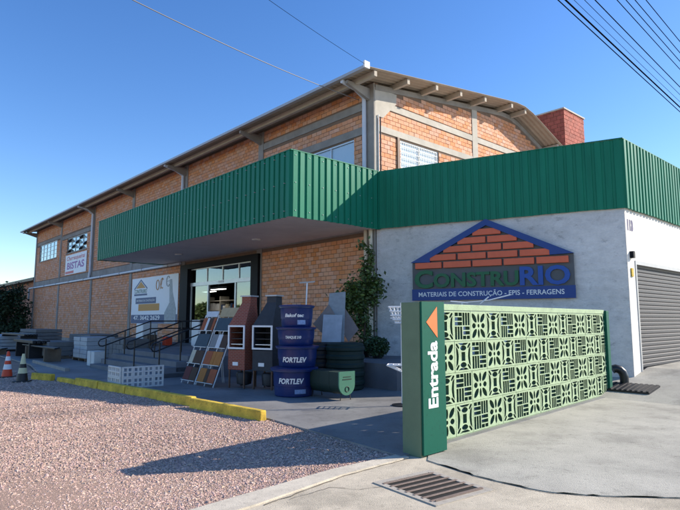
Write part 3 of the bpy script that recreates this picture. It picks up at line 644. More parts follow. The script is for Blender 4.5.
# ================================================================ PIERCED BLOCK SCREEN
S0 = Vector((1.44, 7.57, 0)); SA = R(90 - 43.5)
CW, RHh = .4455, .4245
sx0 = .205 - CW
scn = thing('block_screen', 'light green screen wall of patterned pierced concrete blocks beside driveway', 'screen wall', S0, SA)  # local x runs along the wall, -y faces the driveway
def block_mesh(kind):
    cu = bpy.data.curves.new('b', 'CURVE'); cu.dimensions = '2D'; cu.fill_mode = 'BOTH'; cu.extrude = .036
    w, h = CW / 2 - .003, RHh / 2 - .003
    def poly(pts):
        s = cu.splines.new('POLY'); s.points.add(len(pts) - 1)
        for p, (x, y) in zip(s.points, pts): p.co = (x, y, 0, 1)
        s.use_cyclic_u = True
    def rect(a, b, c, d): poly([(a, c), (b, c), (b, d), (a, d)])
    def ell(x, y, rx, ry, rot=0, n=12, point=False):
        out = []
        for k in range(n):
            t = 2 * math.pi * k / n; ex = rx * math.cos(t); ey = ry * math.sin(t) * (abs(math.sin(t)) ** .35 if point else 1)
            out.append((x + ex * math.cos(rot) - ey * math.sin(rot), y + ex * math.sin(rot) + ey * math.cos(rot)))
        poly(out)
    poly([(-w, -h), (w, -h), (w, h), (-w, h)]); i = .022
    W_, H_ = w - i, h - i
    if kind == 'F':
        for sx in (-1, 1):
            for sy in (-1, 1): ell(sx * W_ * .60, sy * H_ * .60, H_ * .48, H_ * .23, math.atan2(sy * H_, sx * W_), 14, True)
            ell(sx * W_ * .66, 0, W_ * .27, W_ * .2, 0, 12, True); ell(0, sx * H_ * .60, H_ * .36, H_ * .16, math.pi / 2, 12, True)
        ell(0, 0, .028, .028)
    elif kind == 'L':
        g = .016
        for qx, qy, vert in ((-1, 1, 0), (1, 1, 1), (-1, -1, 1), (1, -1, 0)):
            x0, x1 = (-W_, -g / 2) if qx < 0 else (g / 2, W_); y0, y1 = (-H_, -g / 2) if qy < 0 else (g / 2, H_)
            if vert:
                bw = (x1 - x0 - 2 * g) / 3
                for k in range(3): rect(x0 + k * (bw + g), x0 + k * (bw + g) + bw, y0 + (.0 if k else 0), y1)
            else:
                bh = (y1 - y0 - 2 * g) / 3
                for k in range(3):
                    a, b = y0 + k * (bh + g), y0 + k * (bh + g) + bh
                    if (k == 2 and qy > 0) or (k == 0 and qy < 0): m = (x0 + x1) / 2; rect(x0, m - g / 2, a, b); rect(m + g / 2, x1, a, b)
                    else: rect(x0, x1, a, b)
    else:
        rect(-.050, .050, -.062, .062)
        for s in (-1, 1):
            ell(0, s * H_ * .62, W_ * .42, H_ * .21, 0, 14, True)
            poly([(-W_ * .72, s * H_), (W_ * .72, s * H_), (W_ * .34, s * H_ * .84), (-W_ * .34, s * H_ * .84)][::s])
            arc = [(s * W_ * (.98), H_ * .78), (s * W_ * .72, H_ * .52), (s * W_ * .64, H_ * .2), (s * W_ * .62, 0), (s * W_ * .64, -H_ * .2), (s * W_ * .72, -H_ * .52), (s * W_ * .98, -H_ * .78)]
            poly(arc + [(s * W_ * .93, -H_ * .3), (s * W_ * .91, 0), (s * W_ * .93, H_ * .3)])
            for t in (-1, 1): poly([(s * W_ * .98, t * H_ * .97), (s * W_ * .80, t * H_ * .97), (s * W_ * .52, t * H_ * .66), (s * W_ * .66, t * H_ * .56), (s * W_ * .98, t * H_ * .86)])
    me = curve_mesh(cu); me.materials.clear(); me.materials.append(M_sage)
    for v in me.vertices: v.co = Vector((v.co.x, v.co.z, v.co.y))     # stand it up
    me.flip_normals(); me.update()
    me.materials.append(M_holeshade)
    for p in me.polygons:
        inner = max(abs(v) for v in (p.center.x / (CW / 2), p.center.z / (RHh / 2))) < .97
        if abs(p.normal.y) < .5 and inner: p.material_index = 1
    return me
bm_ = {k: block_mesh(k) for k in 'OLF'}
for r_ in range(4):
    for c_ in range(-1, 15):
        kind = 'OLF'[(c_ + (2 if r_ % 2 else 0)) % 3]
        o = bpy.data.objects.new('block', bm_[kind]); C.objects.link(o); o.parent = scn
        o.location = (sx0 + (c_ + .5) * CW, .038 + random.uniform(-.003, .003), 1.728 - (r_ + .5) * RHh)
xe = sx0 + 14.55 * CW
MB().box(sx0 - CW, xe, -.006, .086, 1.731, 1.815).build('coping', M_sage, scn, bevel=.006)
MB().box(sx0 - CW, xe, -.001, .076, -.05, .027).build('footing', M_sage, scn)
MB().box(xe + .002, xe + .17, -.05, .2, 0, 1.80).build('end_post', M_teal, scn, bevel=.008)
# entrance post
Pc = Vector((.96, 6.64, 0)); PA = R(90 - 46)
ep = thing('entrance_post', 'green entrance post with orange arrow and white vertical lettering', 'sign post', Pc, PA)
MB().box(.0, .46, .025, .30, -.05, 1.815).build('post_body', M_sagedk, ep, bevel=.008)
MB().box(.02, .475, -.005, .024, .03, 1.822).build('sign_panel', M_teal, ep)
tm = text_mesh('Entrada', (0, .79, 0, .195), .004, .03, depth=0); remap(tm, lambda x, y, z: Vector((.315 - z, -.009 + y, .555 + x))); link('lettering', tm, M_letter, ep)
MB().xzprism([(.10, 1.575), (.32, 1.765), (.32, 1.385)], -.009, -.005).build('arrow', M_orange, ep)

# drain grate in the pavement
gA, gB, gC, gD = [Vector((*p, 0)) for p in ((.40, 5.72), (.94, 6.01), (1.36, 5.46), (.84, 4.98))]
gc = (gA + gB + gC + gD) / 4; ex = ((gB - gA) + (gC - gD)).normalized(); rot = math.atan2(ex.y, ex.x)
gt = thing('drain_grate', 'rusty steel drain grate set in the concrete pavement', 'drain grate', (gc.x, gc.y, .006), rot)
w2, h2 = .315, .36
MB().box(-w2 - .0, w2, -h2, h2, .001, .004).build('pit_shade_sheet', mat('pit_shade_black', (.008, .007, .006), 1), gt)  # flat black sheet standing in for the shade down in the drain
fm = MB()
for a, b, c, d_ in ((-w2 - .07, w2 + .07, -h2 - .07, -h2), (-w2 - .07, w2 + .07, h2, h2 + .07), (-w2 - .07, -w2, -h2, h2), (w2, w2 + .07, -h2, h2)): fm.box(a, b, c, d_, -.05, .010)
fm.build('surround', mat('grate_mortar', (.40, .36, .30), .9, .2, 12, .4, 90), gt)
for k in range(7):
    y = -h2 + .04 + k * (2 * h2 - .06) / 6.2; MB().box(-w2 - .03, w2 + .03, y - .016, y + .016, .0055, .015).build('bar', M_grate, gt, bevel=.004)
MB().box(-w2, w2, -h2 + .0, -h2 + .012, .005, .022).build('edge_bar', M_grate, gt)
# yellow kerbs
kp = [(-5.85, -7.42), (-4.95, -7.16), (-4.75, -7.06), (-3.65, -6.95), (-3.62, -6.95), (-2.4, -6.83), (-2.37, -6.82), (-1.1, -6.68), (-1.07, -6.68), (.25, -6.53), (.28, -6.55), (1.5, -6.43), (1.62, -6.52), (3.66, -6.33)]
names = ['yellow painted kerb stone at the end beside the striped cones', 'low chipped yellow kerb stone next to the end stone by the cones', 'yellow painted kerb stone left of the white lattice blocks', 'yellow painted kerb stone in front of the white lattice blocks',
         'yellow painted kerb stone in front of the stairs', 'yellow painted kerb stone before the tile display racks', 'long sunlit yellow kerb stone before the barbecues and blue tanks']
for k in range(7):
    a = W(*kp[2 * k]); b = W(*kp[2 * k + 1]); L_ = (b - a).length; hh = .17 if k != 1 else .11
    o = MB().add([(0, -.075, -.1), (L_, -.075, -.1), (L_, .075, -.1), (0, .075, -.1), (0, -.06, hh), (L_, -.06, hh), (L_, .06, hh), (0, .06, hh)],
                 [(0, 3, 2, 1), (4, 5, 6, 7), (0, 1, 5, 4), (1, 2, 6, 5), (2, 3, 7, 6), (3, 0, 4, 7)]).build('kerb_stone', M_yellow, bevel=.018)
    o.location = a; o.rotation_euler = (0, random.uniform(-.006, .006), math.atan2(b.y - a.y, b.x - a.x)); tag(o, names[k], 'kerb', 'yellow kerb stones along the forecourt')
# ---------------------------------------------------------------- stair railings
def railing(x, label, far=False):
    t = thing('stair_railing', label, 'railing', W(x, -4.85), RB, 'black stair railings')
    p = [(0, .0, .0)]
    MB().tube([(0, 0, .02), (0, 0, .98)], .022, 8).build('post', M_rail, t, smooth=True)
    MB().tube([(0, .62, .3), (0, .62, 1.24)], .022, 8).build('post', M_rail, t, smooth=True)
    MB().tube([(0, 1.5, .6), (0, 1.5, 1.56)], .022, 8).build('post', M_rail, t, smooth=True)
    top = [(0, 3.0, 1.56), (0, 1.5, 1.56), (0, -.1, .98)]; low = [(0, -.1, .74), (0, 1.5, 1.30), (0, 3.0, 1.30)]
    MB().tube(top + [(0, -.19, .95), (0, -.24, .88), (0, -.24, .82), (0, -.19, .75)] + low, .02, 8).build('handrail', M_rail, t, smooth=True)
railing(-7.75, 'black tubular stair railing nearest the concrete block stacks')
railing(-5.35, 'black tubular stair railing in the middle of the stairs')
railing(-3.6, 'black tubular stair railing beside the tile display racks')

# ---------------------------------------------------------------- banners
bn = thing('wall_banner', 'white shop banner with house logo and blue phone band on brickwork', 'banner', W(-15.15, -.03), RB)
bx = lambda a: -a + 15.15
MB().box(bx(17.95), bx(12.55), -.03, -.005, 1.42, 3.74).build('sheet', M_ban, bn)
MB().box(bx(17.93), bx(12.57), -.034, -.0305, 1.43, 1.86).build('phone_band', M_banblue, bn)
link('phone_number', text_mesh('47. 3642 2629', (bx(17.6), bx(14.4), 1.60, 1.82), .002, .02, depth=.038), M_letter, bn)
MB().box(bx(17.4), bx(14.9), -.034, -.0305, 2.42, 2.72).build('caption_band', M_banblue, bn)
MB().box(bx(17.0), bx(14.5), -.037, -.0345, 2.06, 2.40).build('caption_band', M_banorange, bn)
link('lettering', text_mesh('MATERIAIS DE CONSTRUÇÃO', (bx(17.25), bx(15.05), 2.5, 2.65), .002, .012, depth=.038), M_letter, bn)
a0 = bx(16.8)
for s in (-1, 1): MB().xzprism([(a0, 3.68), (a0 + s * .82, 3.22), (a0 + s * .82, 3.14), (a0, 3.60)], -.034, -.0305).build('logo_roof', M_banblue, bn)
MB().xzprism([(a0, 3.56), (a0 + .6, 3.22), (a0 - .6, 3.22)], -.034, -.0305).build('logo_gable', M_banorange, bn)
MB().box(a0 - .82, a0 + .82, -.034, -.0305, 2.84, 2.93).build('logo_strip', M_banblue, bn)
link('logo_lettering', text_mesh('CONSTRURIO', (a0 - .78, a0 + .78, 2.96, 3.16), .002, .01, depth=.034), M_lgreen, bn)
for xo, zo, t0, t1, m_k in ((bx(14.75), 3.30, .0, 6.28, M_banorange), (bx(14.25), 3.36, .8, 5.2, M_banorange), (bx(13.6), 3.42, .7, 5.6, M_bangrey)):
    MB().tube([(xo + .17 * math.cos(t), -.033, zo + .24 * math.sin(t)) for t in np.linspace(t0, t1, 16)], .022, 6).build('script_mark', m_k, bn)
MB().bar((bx(14.45), -.034, 3.08), (bx(14.2), -.034, 3.62), .03, .006).build('script_mark', M_banorange, bn); MB().bar((bx(13.75), -.034, 3.42), (bx(13.4), -.034, 3.44), .006, .03).build('script_mark', M_bangrey, bn)
MB().xzprism([(bx(13.9), 1.45), (bx(12.7), 1.45), (bx(12.7), 2.1), (bx(13.1), 2.9), (bx(13.2), 3.5), (bx(13.45), 3.5), (bx(13.4), 2.4), (bx(13.9), 1.95)], -.037, -.0345).build('printed_picture', M_bangrey, bn)
b2 = thing('wall_banner', 'small white banner with red and purple lettering below an open window', 'banner', W(-27.85, -.03), RB)
MB().box(-2.2, 2.2, -.03, -.005, 4.68, 6.02).build('sheet', M_ban, b2)
link('lettering', text_mesh('Churrasqueiras', (-1.9, 1.9, 5.55, 5.92), .002, .012, .2, depth=.034), M_banred, b2)
link('lettering', text_mesh('BISTAS', (-1.8, 1.8, 5.02, 5.5), .002, .03, depth=.034), M_banpurple, b2)
MB().box(-2.1, -.3, -.034, -.0305, 4.74, 4.9).build('stripe', M_banred, b2)

# ================================================================ GOODS ON THE FORECOURT
FZ = .026
def tank(loc, r0, r1, h, name_label, text, ty, tw, th, sticker, rim=1.06):
    t = thing('water_tank', name_label, 'water tank', loc, 0, 'stacked blue water tanks')
    prof_ = [(r0 * .96, 0), (r0, .02), (r0 + (r1 - r0) * .35, h * .35), (r0 + (r1 - r0) * .36 + .008, h * .36), (r0 + (r1 - r0) * .85, h * .82), (r1, h * .85), (r1 * rim, h * .86), (r1 * rim, h * .93)]
    MB().lathe(prof_, 40).build('body', M_tank, t, smooth=True)
    MB().lathe([(r1 * rim + .012, h * .90), (r1 * rim + .016, h * .96), (r1 * .9, h), (r1 * .3, h)], 40).build('lid', M_tank, t, smooth=True)
    face = math.atan2(-loc[1], -loc[0]) - .16                         # towards the street
    rr = lambda z: (r0 + (r1 - r0) * z / (h * .85)) + .012
    def bend(me): return remap(me, lambda x, y, z: Vector(((rr(z) - y) * math.cos(face + x / rr(z)), (rr(z) - y) * math.sin(face + x / rr(z)), z)))
    link('lettering', bend(text_mesh(text, (-tw / 2, tw / 2, ty, ty + th), .003, .035, .2)), M_letter, t)
    if sticker:
        s = MB(); x0, x1, z0, z1 = sticker
        for k in range(6):
            xa = x0 + (x1 - x0) * k / 6; xb = x0 + (x1 - x0) * (k + 1) / 6; s.add([(xa, 0, z0), (xb, 0, z0), (xb, 0, z1), (xa, 0, z1)], [(0, 1, 2, 3)])
        link('sticker', bend(s.mesh('sticker')), mat('sticker_blue', (.22, .32, .55), .5, .3, 30), t)
    return t
T0 = (-.97, 11.95)
tank((*T0, FZ), .41, .45, .60, 'blue water tank with white lettering at the bottom of the stack', 'FORTLEV', .27, .56, .115, (.08, .32, .07, .16), 1.1)
tank((T0[0] + .06, T0[1], FZ + .603), .385, .425, .44, 'blue water tank with white lettering, second from the bottom', 'FORTLEV', .10, .54, .11, None)
tank((T0[0] + .03, T0[1] + .02, FZ + 1.046), .365, .40, .385, 'squat blue water tank, third from the bottom of the stack', 'TANQUE 310', .13, .34, .07, None)
tank((T0[0] + .04, T0[1] - .01, FZ + 1.434), .32, .352, .46, 'smallest blue water tank on top of the stack', 'Bakof tec', .20, .42, .075, (.07, .25, .045, .14))
# prefab barbecues
def grill(loc, rz, label, m, frame_m, k):
    t = thing('prefab_barbecue', label, 'barbecue', loc, rz, 'prefab barbecues with tapered hoods')
    w, d_ = k, .24
    for sx in (-1, 1):
        for sy in (-1, 1): MB().bar((sx * (w - .03), sy * (d_ - .03), 0), (sx * (w - .03), sy * (d_ - .03), .42), .03).build('leg', M_rust, t)
    MB().box(-w, w, -d_, d_, .42, .88).build('base', m, t, bevel=.008)
    fb = MB(); fb.box(-w, -w + .05, -d_, d_, .883, 1.45); fb.box(w - .05, w, -d_, d_, .883, 1.45); fb.box(-w + .05, w - .05, d_ - .04, d_, .883, 1.45)
    fb.build('firebox', m, t)
    MB().box(-w + .06, w - .06, d_ - .06, d_ - .042, .9, 1.44).build('firebox_back', M_iron, t)  # dark iron plate closing the back of the firebox
    fr = MB()
    for a, b, c, e in ((-w, w, .90, .94), (-w, w, 1.41, 1.45), (-w, -w + .04, .94, 1.41), (w - .04, w, .94, 1.41)): fr.box(a, b, -d_ - .025, -d_ - .001, c, e)
    fr.build('front_frame', M_letter, t)
    for z in (1.0, 1.13, 1.27): MB().box(-w + .06, w - .06, -d_ + .02, d_ - .08, z, z + .018).build('grill_rack', M_alu if z == 1.0 else M_iron, t)
    a = [(-w, -d_), (w, -d_), (w, d_), (-w, d_)]; b = [(-.13 + .09, -.12 + .09), (.13 + .09, -.12 + .09), (.13 + .09, .12 + .09), (-.13 + .09, .12 + .09)]
    MB().add([(x, y, 1.453) for x, y in a] + [(x, y, 1.98) for x, y in b] + [(x, y, 2.12) for x, y in b],
             [(0, 1, 5, 4), (1, 2, 6, 5), (2, 3, 7, 6), (3, 0, 4, 7), (4, 5, 9, 8), (5, 6, 10, 9), (6, 7, 11, 10), (7, 4, 8, 11), (8, 9, 10, 11), (3, 2, 1, 0)]).build('hood', m, t)
    MB().box(-.16 + .09, .16 + .09, -.15 + .09, .15 + .09, 2.122, 2.155).build('flue_cap', M_frame, t)
    MB().box(-.1, .06, -d_ - .012, -d_ - .001, .52, .60).build('maker_plate', M_letter, t)
    MB().lathe([(.05, .05), (.17, .09), (.19, .32), (.17, .36)], 18, .05, .0).build('ash_pan', M_iron, t, smooth=True)
grill((-2.30, 13.3, FZ), R(-30), 'prefab barbecue of red brick pattern with white-framed opening', M_redbrickgrill, M_letter, .25)
grill((-1.66, 13.0, FZ), R(-28), 'prefab barbecue in charcoal finish with white-framed opening beside blue tanks', M_darkbrickgrill, M_letter, .28)
# tile racks
def rack(loc, label, rows, head, hw, hh, hw0):
    t = thing('tile_display_rack', label, 'display rack', loc, RB, 'white wire tile display racks')
    w, H_, D_ = hw0, 1.62, .62
    P_ = lambda x, s, o=0: (x, D_ * s + o * .93, H_ * s * 1.0 + .04 - o * .36)
    for x in (-w, 0, w): MB().bar(P_(x, -.02), P_(x, 1.02), .018).build('upright', M_white, t)
    for x in (-w, w): MB().bar((x, D_ + .15, 0), (x, D_ * .98, H_ * .96), .016).build('rear_strut', M_white, t)
    n_ = len(rows)
    for i, row in enumerate(rows):
        s0 = i / n_ + .02; s1 = (i + 1) / n_ - .03
        MB().bar(P_(-w, s0, -.05), P_(w, s0, -.05), .014).build('ledge', M_white, t)
        xs_ = [-w + .02]; tot = sum(c for c, _ in row)
        for c, mi in row:
            x0 = xs_[-1]; x1 = x0 + (2 * w - .04) * c / tot; xs_.append(x1)
            a, b, c_, d_ = P_(x0 + .006, s0, -.03), P_(x1 - .006, s0, -.03), P_(x1 - .006, s1, -.03), P_(x0 + .006, s1, -.03)
            o3 = Vector((0, .012, .002)); vs_ = [Vector(v) for v in (a, b, c_, d_)]
            MB().add(vs_ + [v + o3 for v in vs_], [(0, 1, 2, 3), (7, 6, 5, 4), (0, 4, 5, 1), (1, 5, 6, 2), (2, 6, 7, 3), (3, 7, 4, 0)]).build('tile', TILE[mi], t)
    a = P_(-hw, .98); MB().add([P_(-hw, .99, -.02), P_(hw, .99, -.02), P_(hw, .99 + hh, -.02), P_(-hw, .99 + hh, -.02), P_(-hw, .99, 0), P_(hw, .99, 0), P_(hw, .99 + hh, 0), P_(-hw, .99 + hh, 0)],
                               [(0, 1, 2, 3), (7, 6, 5, 4), (0, 4, 5, 1), (1, 5, 6, 2), (2, 6, 7, 3), (3, 7, 4, 0)]).build('header_card', head, t)
    return t
# tile index: 0 maroon 1 slate 2 cream 3 ochre 4 terracotta 5 umber 6 white 7 sand 8 grey
r1 = rack(W(-1.72, -4.92, FZ), 'white wire tile rack with white header card beside the stairs', [[(1, 0), (1, 5)], [(1, 2), (2, 5)], [(1, 1)], [(1, 4), (.6, 6), (1, 5), (.6, 4)]], TILE[6], .30, .09, .34)
r2 = rack(W(-.92, -4.90, FZ), 'white wire tile rack with sand-coloured header card beside red barbecue', [[(1, 3), (.5, 5), (1, 4)], [(1, 4), (.5, 3), (1, 3)], [(1, 8), (.7, 6), (1, 5)], [(1, 1)]], TILE[7], .42, .14, .42)
# dark green half-round tank on wire legs
hd = thing('half_round_tank', 'dark green half-round plastic tank on wire legs with pale end', 'tank', (.12, 11.16, FZ), RB)
sec = [(-.2, .55), (.2, .55), (.2, .36)] + [(.2 * math.cos(t), .33 + .2 * math.sin(t) - .02) for t in np.linspace(0, -math.pi, 13)] + [(-.2, .36)]
ns = len(sec)
MB().add([(0, y, z) for y, z in sec] + [(-.98, y, z) for y, z in sec], [tuple(range(ns)), tuple(range(ns, 2 * ns))[::-1]] + [(i, ns + i, ns + (i + 1) % ns, (i + 1) % ns) for i in range(ns)]).build('body', M_dgreen, hd, smooth=True)
MB().add([(.03, y * 1.06, .34 + (z - .34) * 1.05) for y, z in sec] + [(.002, y * 1.06, .34 + (z - .34) * 1.05) for y, z in sec], [tuple(range(ns)), tuple(range(ns, 2 * ns))[::-1]] + [((i + 1) % ns, i, ns + i, ns + (i + 1) % ns) for i in range(ns)]).build('end_plate', M_mgreen, hd, smooth=True)
MB().tube([(.035, .05 * math.cos(t), .22 + .05 * math.sin(t)) for t in np.linspace(0, 6.28, 13)], .008, 6).build('outlet_ring', M_dgreen, hd)
MB().box(.031, .036, -.12, .12, .40, .42).build('raised_mark', M_dgreen, hd); MB().box(.031, .036, -.10, .10, .45, .465).build('raised_mark', M_dgreen, hd)
for x in (-.02, -.9): 
    for y in (-.14, .14): MB().bar((x, y * .7, .2), (x, y, 0), .014).build('leg', M_iron, hd)
for x in (-.28, -.6): MB().add([(x + dx, y * 1.02, .34 + (z - .34) * 1.03) for dx in (0, -.03) for y, z in sec], [(i, ns + i, ns + (i + 1) % ns, (i + 1) % ns) for i in range(ns)] + [tuple(range(ns)), tuple(range(ns, 2 * ns))[::-1]]).build('rib', M_dgreen, hd)
# dark ribbed barrel behind
pr = [(.40, 0), (.43, .03)]
for k in range(5): z = .1 + k * .19; pr += [(.43, z), (.455, z + .03), (.455, z + .09), (.43, z + .12)]
pr += [(.43, 1.02), (.38, 1.05)]
tag(MB().lathe(pr, 36).build('ribbed_barrel', M_dgreen, smooth=True), 'dark green ribbed barrel behind the half-round tank', 'barrel').location = (.12, 13.0, FZ)
tag(MB().lathe(pr, 36).build('ribbed_barrel', M_iron, smooth=True), 'black ribbed barrel between blue tanks and leaning slabs', 'barrel').location = (-.52, 13.35, FZ)
# leaning slabs on top of the terrace goods
def slab(label, corners, th, m, back=(0, .06, 0)):
    vs_ = [Vector(c) for c in corners]; n_ = (vs_[1] - vs_[0]).cross(vs_[2] - vs_[0]).normalized() * -th
    base = Vector((sum(v.x for v in vs_) / len(vs_), sum(v.y for v in vs_) / len(vs_), min(v.z for v in vs_))); k = len(vs_)
    o = MB().add([v - base for v in vs_] + [v - base + n_ for v in vs_], [tuple(range(k)), tuple(range(k, 2 * k))[::-1]] + [((i + 1) % k, i, k + i, k + (i + 1) % k) for i in range(k)]).build('stone_slab', m)
    o.location = base; return tag(o, label, 'slab', 'stone slabs leaning behind the barrels')
slab('brown stone slab standing on its corner left of pale slab', [(-.22, 13.42, 1.08), (.02, 13.42, 1.5), (-.28, 13.66, 1.98), (-.66, 13.62, 1.50)], .02, M_slab3)
slab('tall polished grey slab leaning behind the pale slab', [(-.38, 13.40, 1.08), (.10, 13.42, 1.08), (.14, 13.80, 2.30), (-.26, 13.78, 2.26)], .02, M_slab2)
slab('square pale grey slab leaning in front of the others', [(-.44, 13.28, 1.08), (.02, 13.26, 1.08), (.06, 13.44, 1.72), (-.40, 13.46, 1.73)], .02, M_slab1)
slab('brown stone slab standing on its corner beside the climbing plant', [(.20, 13.38, 1.08), (.45, 13.48, 1.38), (.12, 13.76, 1.90), (-.04, 13.60, 1.50)], .02, M_slab3)
tag(MB().box(-.5, .5, -.34, .3, 0, 1.05).build('display_bench', M_coneblk, bevel=.01), 'dark bench carrying the leaning stone slabs', 'bench').location = (-.06, 13.72 + .05, .0)
pl = thing('floor_squeegee', 'pale pole with a crossbar top leaning behind blue tanks', 'squeegee', (-.82, 13.2, FZ), 0)
MB().tube([(-.05, -.1, .0), (.02, .25, 2.48)], .016, 8).build('pole', M_letter, pl); MB().bar((-.17, .22, 2.47), (.21, .27, 2.5), .03).build('crossbar', M_frame, pl)
# white wire basket stand behind the green post
ws = thing('wire_basket_stand', 'white wire basket stand behind the green entrance post', 'display stand', (1.16, 10.5, FZ), R(-10))
MB().tube([(0, 0, .02), (0, 0, 1.9)], .018, 8).build('pole', M_white, ws)
bs = MB()
for z, w in ((1.82, .23), (1.74, .21), (1.66, .19), (1.58, .15), (1.52, .11)):
    bs.tube([(-w, -.15, z), (w, -.15, z), (w, .15, z), (-w, .15, z), (-w, -.15, z)], .012, 6)
for k in range(7):
    u_ = -1 + k / 3; bs.bar((u_ * .23, -.15, 1.82), (u_ * .11, -.13, 1.52), .02, .008); bs.bar((u_ * .23, .15, 1.82), (u_ * .11, .13, 1.52), .02, .008)
bs.box(-.20, .20, -.13, .13, 1.60, 1.62); bs.build('basket', M_letter, ws)
tr = MB(); tr.tube([(-.27, -.14, .74), (.27, -.14, .74), (.27, .14, .74), (-.27, .14, .74), (-.27, -.14, .74)], .014, 6); tr.tube([(-.27, -.14, .74), (.1, -.1, .58)], .014, 6); tr.tube([(-.27, .14, .74), (.1, .1, .58)], .014, 6)
for k in range(5): tr.tube([(-.27 + k * .1, -.14, .74), (-.27 + k * .1, .14, .74)], .008, 6)
tr.build('tray', M_letter, ws); MB().lathe([(.2, 0), (.2, .02), (.03, .04)], 20).build('base', M_iron, ws)
w2_ = thing('wire_hook_stand', 'white wire hook stand showing above the pierced screen', 'display stand', (2.35, 10.7, FZ), 0)
MB().tube([(0, 0, 0), (0, 0, 1.9)], .015, 8).build('pole', M_white, w2_)
for a, b in (((-.22, 0, 1.93), (.12, 0, 1.90)), ((.35, 0, 1.88), (.52, 0, 2.02)), ((.52, .0, 1.95), (.95, 0, 2.06))): MB().tube([a, b], .012, 6).build('hook_arm', M_letter, w2_)
MB().tube([(0, 0, 1.9), (.52, 0, 1.95)], .01, 6).build('hook_arm', M_white, w2_)
MB().lathe([(.2, 0), (.2, .02), (.03, .04)], 20).build('base', M_iron, w2_)
# plants
vp = thing('climbing_plant', 'leafy climbing plant growing up the pipes at the wall corner', 'plant', (.62, 15.2, TZ), 0)
MB().tube([(0, 0, 0), (.05, -.1, .8), (.1, .0, 1.6), (.16, .15, 2.4), (.2, .2, 3.2)], [.03, .028, .022, .016, .008], 7).build('stem', M_bark, vp, smooth=True)
MB().tube([(.05, -.1, .8), (-.2, -.15, 1.3), (-.42, -.1, 1.65)], [.02, .015, .008], 6).build('stem', M_bark, vp, smooth=True)
blobs = [((-.1, -.05, 1.15), (.28, .22, .45), 4), ((-.36, -.08, 1.5), (.34, .2, .26), 4.5), ((-.2, -.1, 1.85), (.28, .2, .2), 2.5), ((.12, 0, 1.75), (.30, .22, .42), 5), ((.34, .0, 1.9), (.26, .16, .32), 2), ((.12, .1, 2.3), (.18, .15, .4), 2), ((.22, .05, 2.75), (.09, .1, .35), .7), ((.1, 0, .5), (.2, .18, .4), 1.6), ((-.02, .1, 3.05), (.1, .1, .1), .3)]
wts = np.array([b[2] for b in blobs]); wts = wts / wts.sum()
def vleaf():
    b = blobs[rng.choice(len(blobs), p=wts)]; g = rng.normal(0, .55, 3); return np.array(b[0]) + g * np.array(b[1])
leaves(3600, vleaf, .12, 'crown', M_leaf, vp)
MB().lathe([(.17, 0), (.21, .26), (.21, .28), (.15, .28)], 20).build('pot', M_coneblk, vp, smooth=True)
bu = thing('round_bush', 'small round clipped bush in a pot beside grey wall', 'bush', (.98, 14.75, TZ), 0)
def bleaf():
    g = rng.normal(0, 1, 3); g /= np.linalg.norm(g); r_ = .30 * rng.uniform(.6, 1.12); return g * r_ * np.array((1, 1, .85)) + np.array((0, 0, .30))
leaves(1500, bleaf, .085, 'crown', M_leafmid, bu); MB().lathe([(.12, 0), (.15, .12), (.1, .16)], 16).build('pot', M_coneblk, bu)
MB().tube([(0, 0, .1), (0, 0, .4)], .02, 6).build('trunk', M_bark, bu)
# lattice block sample stack
lb = thing('lattice_block_stack', 'stack of white lattice concrete blocks on the kerb', 'block stack', W(-2.05, -6.28, FZ), RB)
lat = MB(); lw = .245; g_ = (lw - .032) / 2
for k in range(3): lat.box(-lw / 2 + k * g_, -lw / 2 + k * g_ + .032, -.02, .02, -lw / 2, lw / 2)
for k in range(3):
    for j_ in range(2): lat.box(-lw / 2 + j_ * g_ + .03, -lw / 2 + (j_ + 1) * g_ + .002, -.02, .02, -lw / 2 + k * g_, -lw / 2 + k * g_ + .032)
lme = lat.mesh('lattice_block'); lme.materials.append(M_ltblock)
for j_ in range(2):
    for i in range(3):
        o = bpy.data.objects.new('lattice_block', lme); C.objects.link(o); o.parent = lb; o.location = (-.36 + i * .25 + .0, -.30, .124 + j_ * .248)
    for i in range(4):
        o = bpy.data.objects.new('lattice_block', lme); C.objects.link(o); o.parent = lb; o.location = (.30, -.15 + i * .25, .124 + j_ * .248); o.rotation_euler = (0, 0, R(90))
tag(MB().box(-.42, .42, -.16, .16, 0, .05).build('concrete_tile', M_block, bevel=.006), 'flat concrete tile lying beside the lattice blocks', 'tile').location = W(-.75, -6.2, FZ)
bpy.data.objects['concrete_tile'].rotation_euler = (0, 0, RB)
# cones
def cone(loc, label, ms):
    t = thing('traffic_cone', label, 'traffic cone', loc, R(15), 'traffic cones by the kerb')
    MB().box(-.19, .19, -.19, .19, 0, .03).build('base', ms[-1], t, bevel=.008)
    zs = [.03, .22, .36, .46, .58, .72]; r_ = lambda z: .14 - (z - .03) / .69 * .108
    for a, b, m in zip(zs, zs[1:], ms): MB().lathe([(r_(a), a), (r_(b), b - .001)], 22).build('band', m, t, smooth=True)
cone(W(-6.85, -7.85, 0), 'orange and white traffic cone', [M_cone, M_letter, M_cone, M_letter, M_cone, M_coneblk])
cone(W(-5.25, -7.82, 0), 'black and pale yellow traffic cone', [M_coneblk, M_coneyel, M_coneblk, M_coneyel, M_coneyel, M_coneblk])

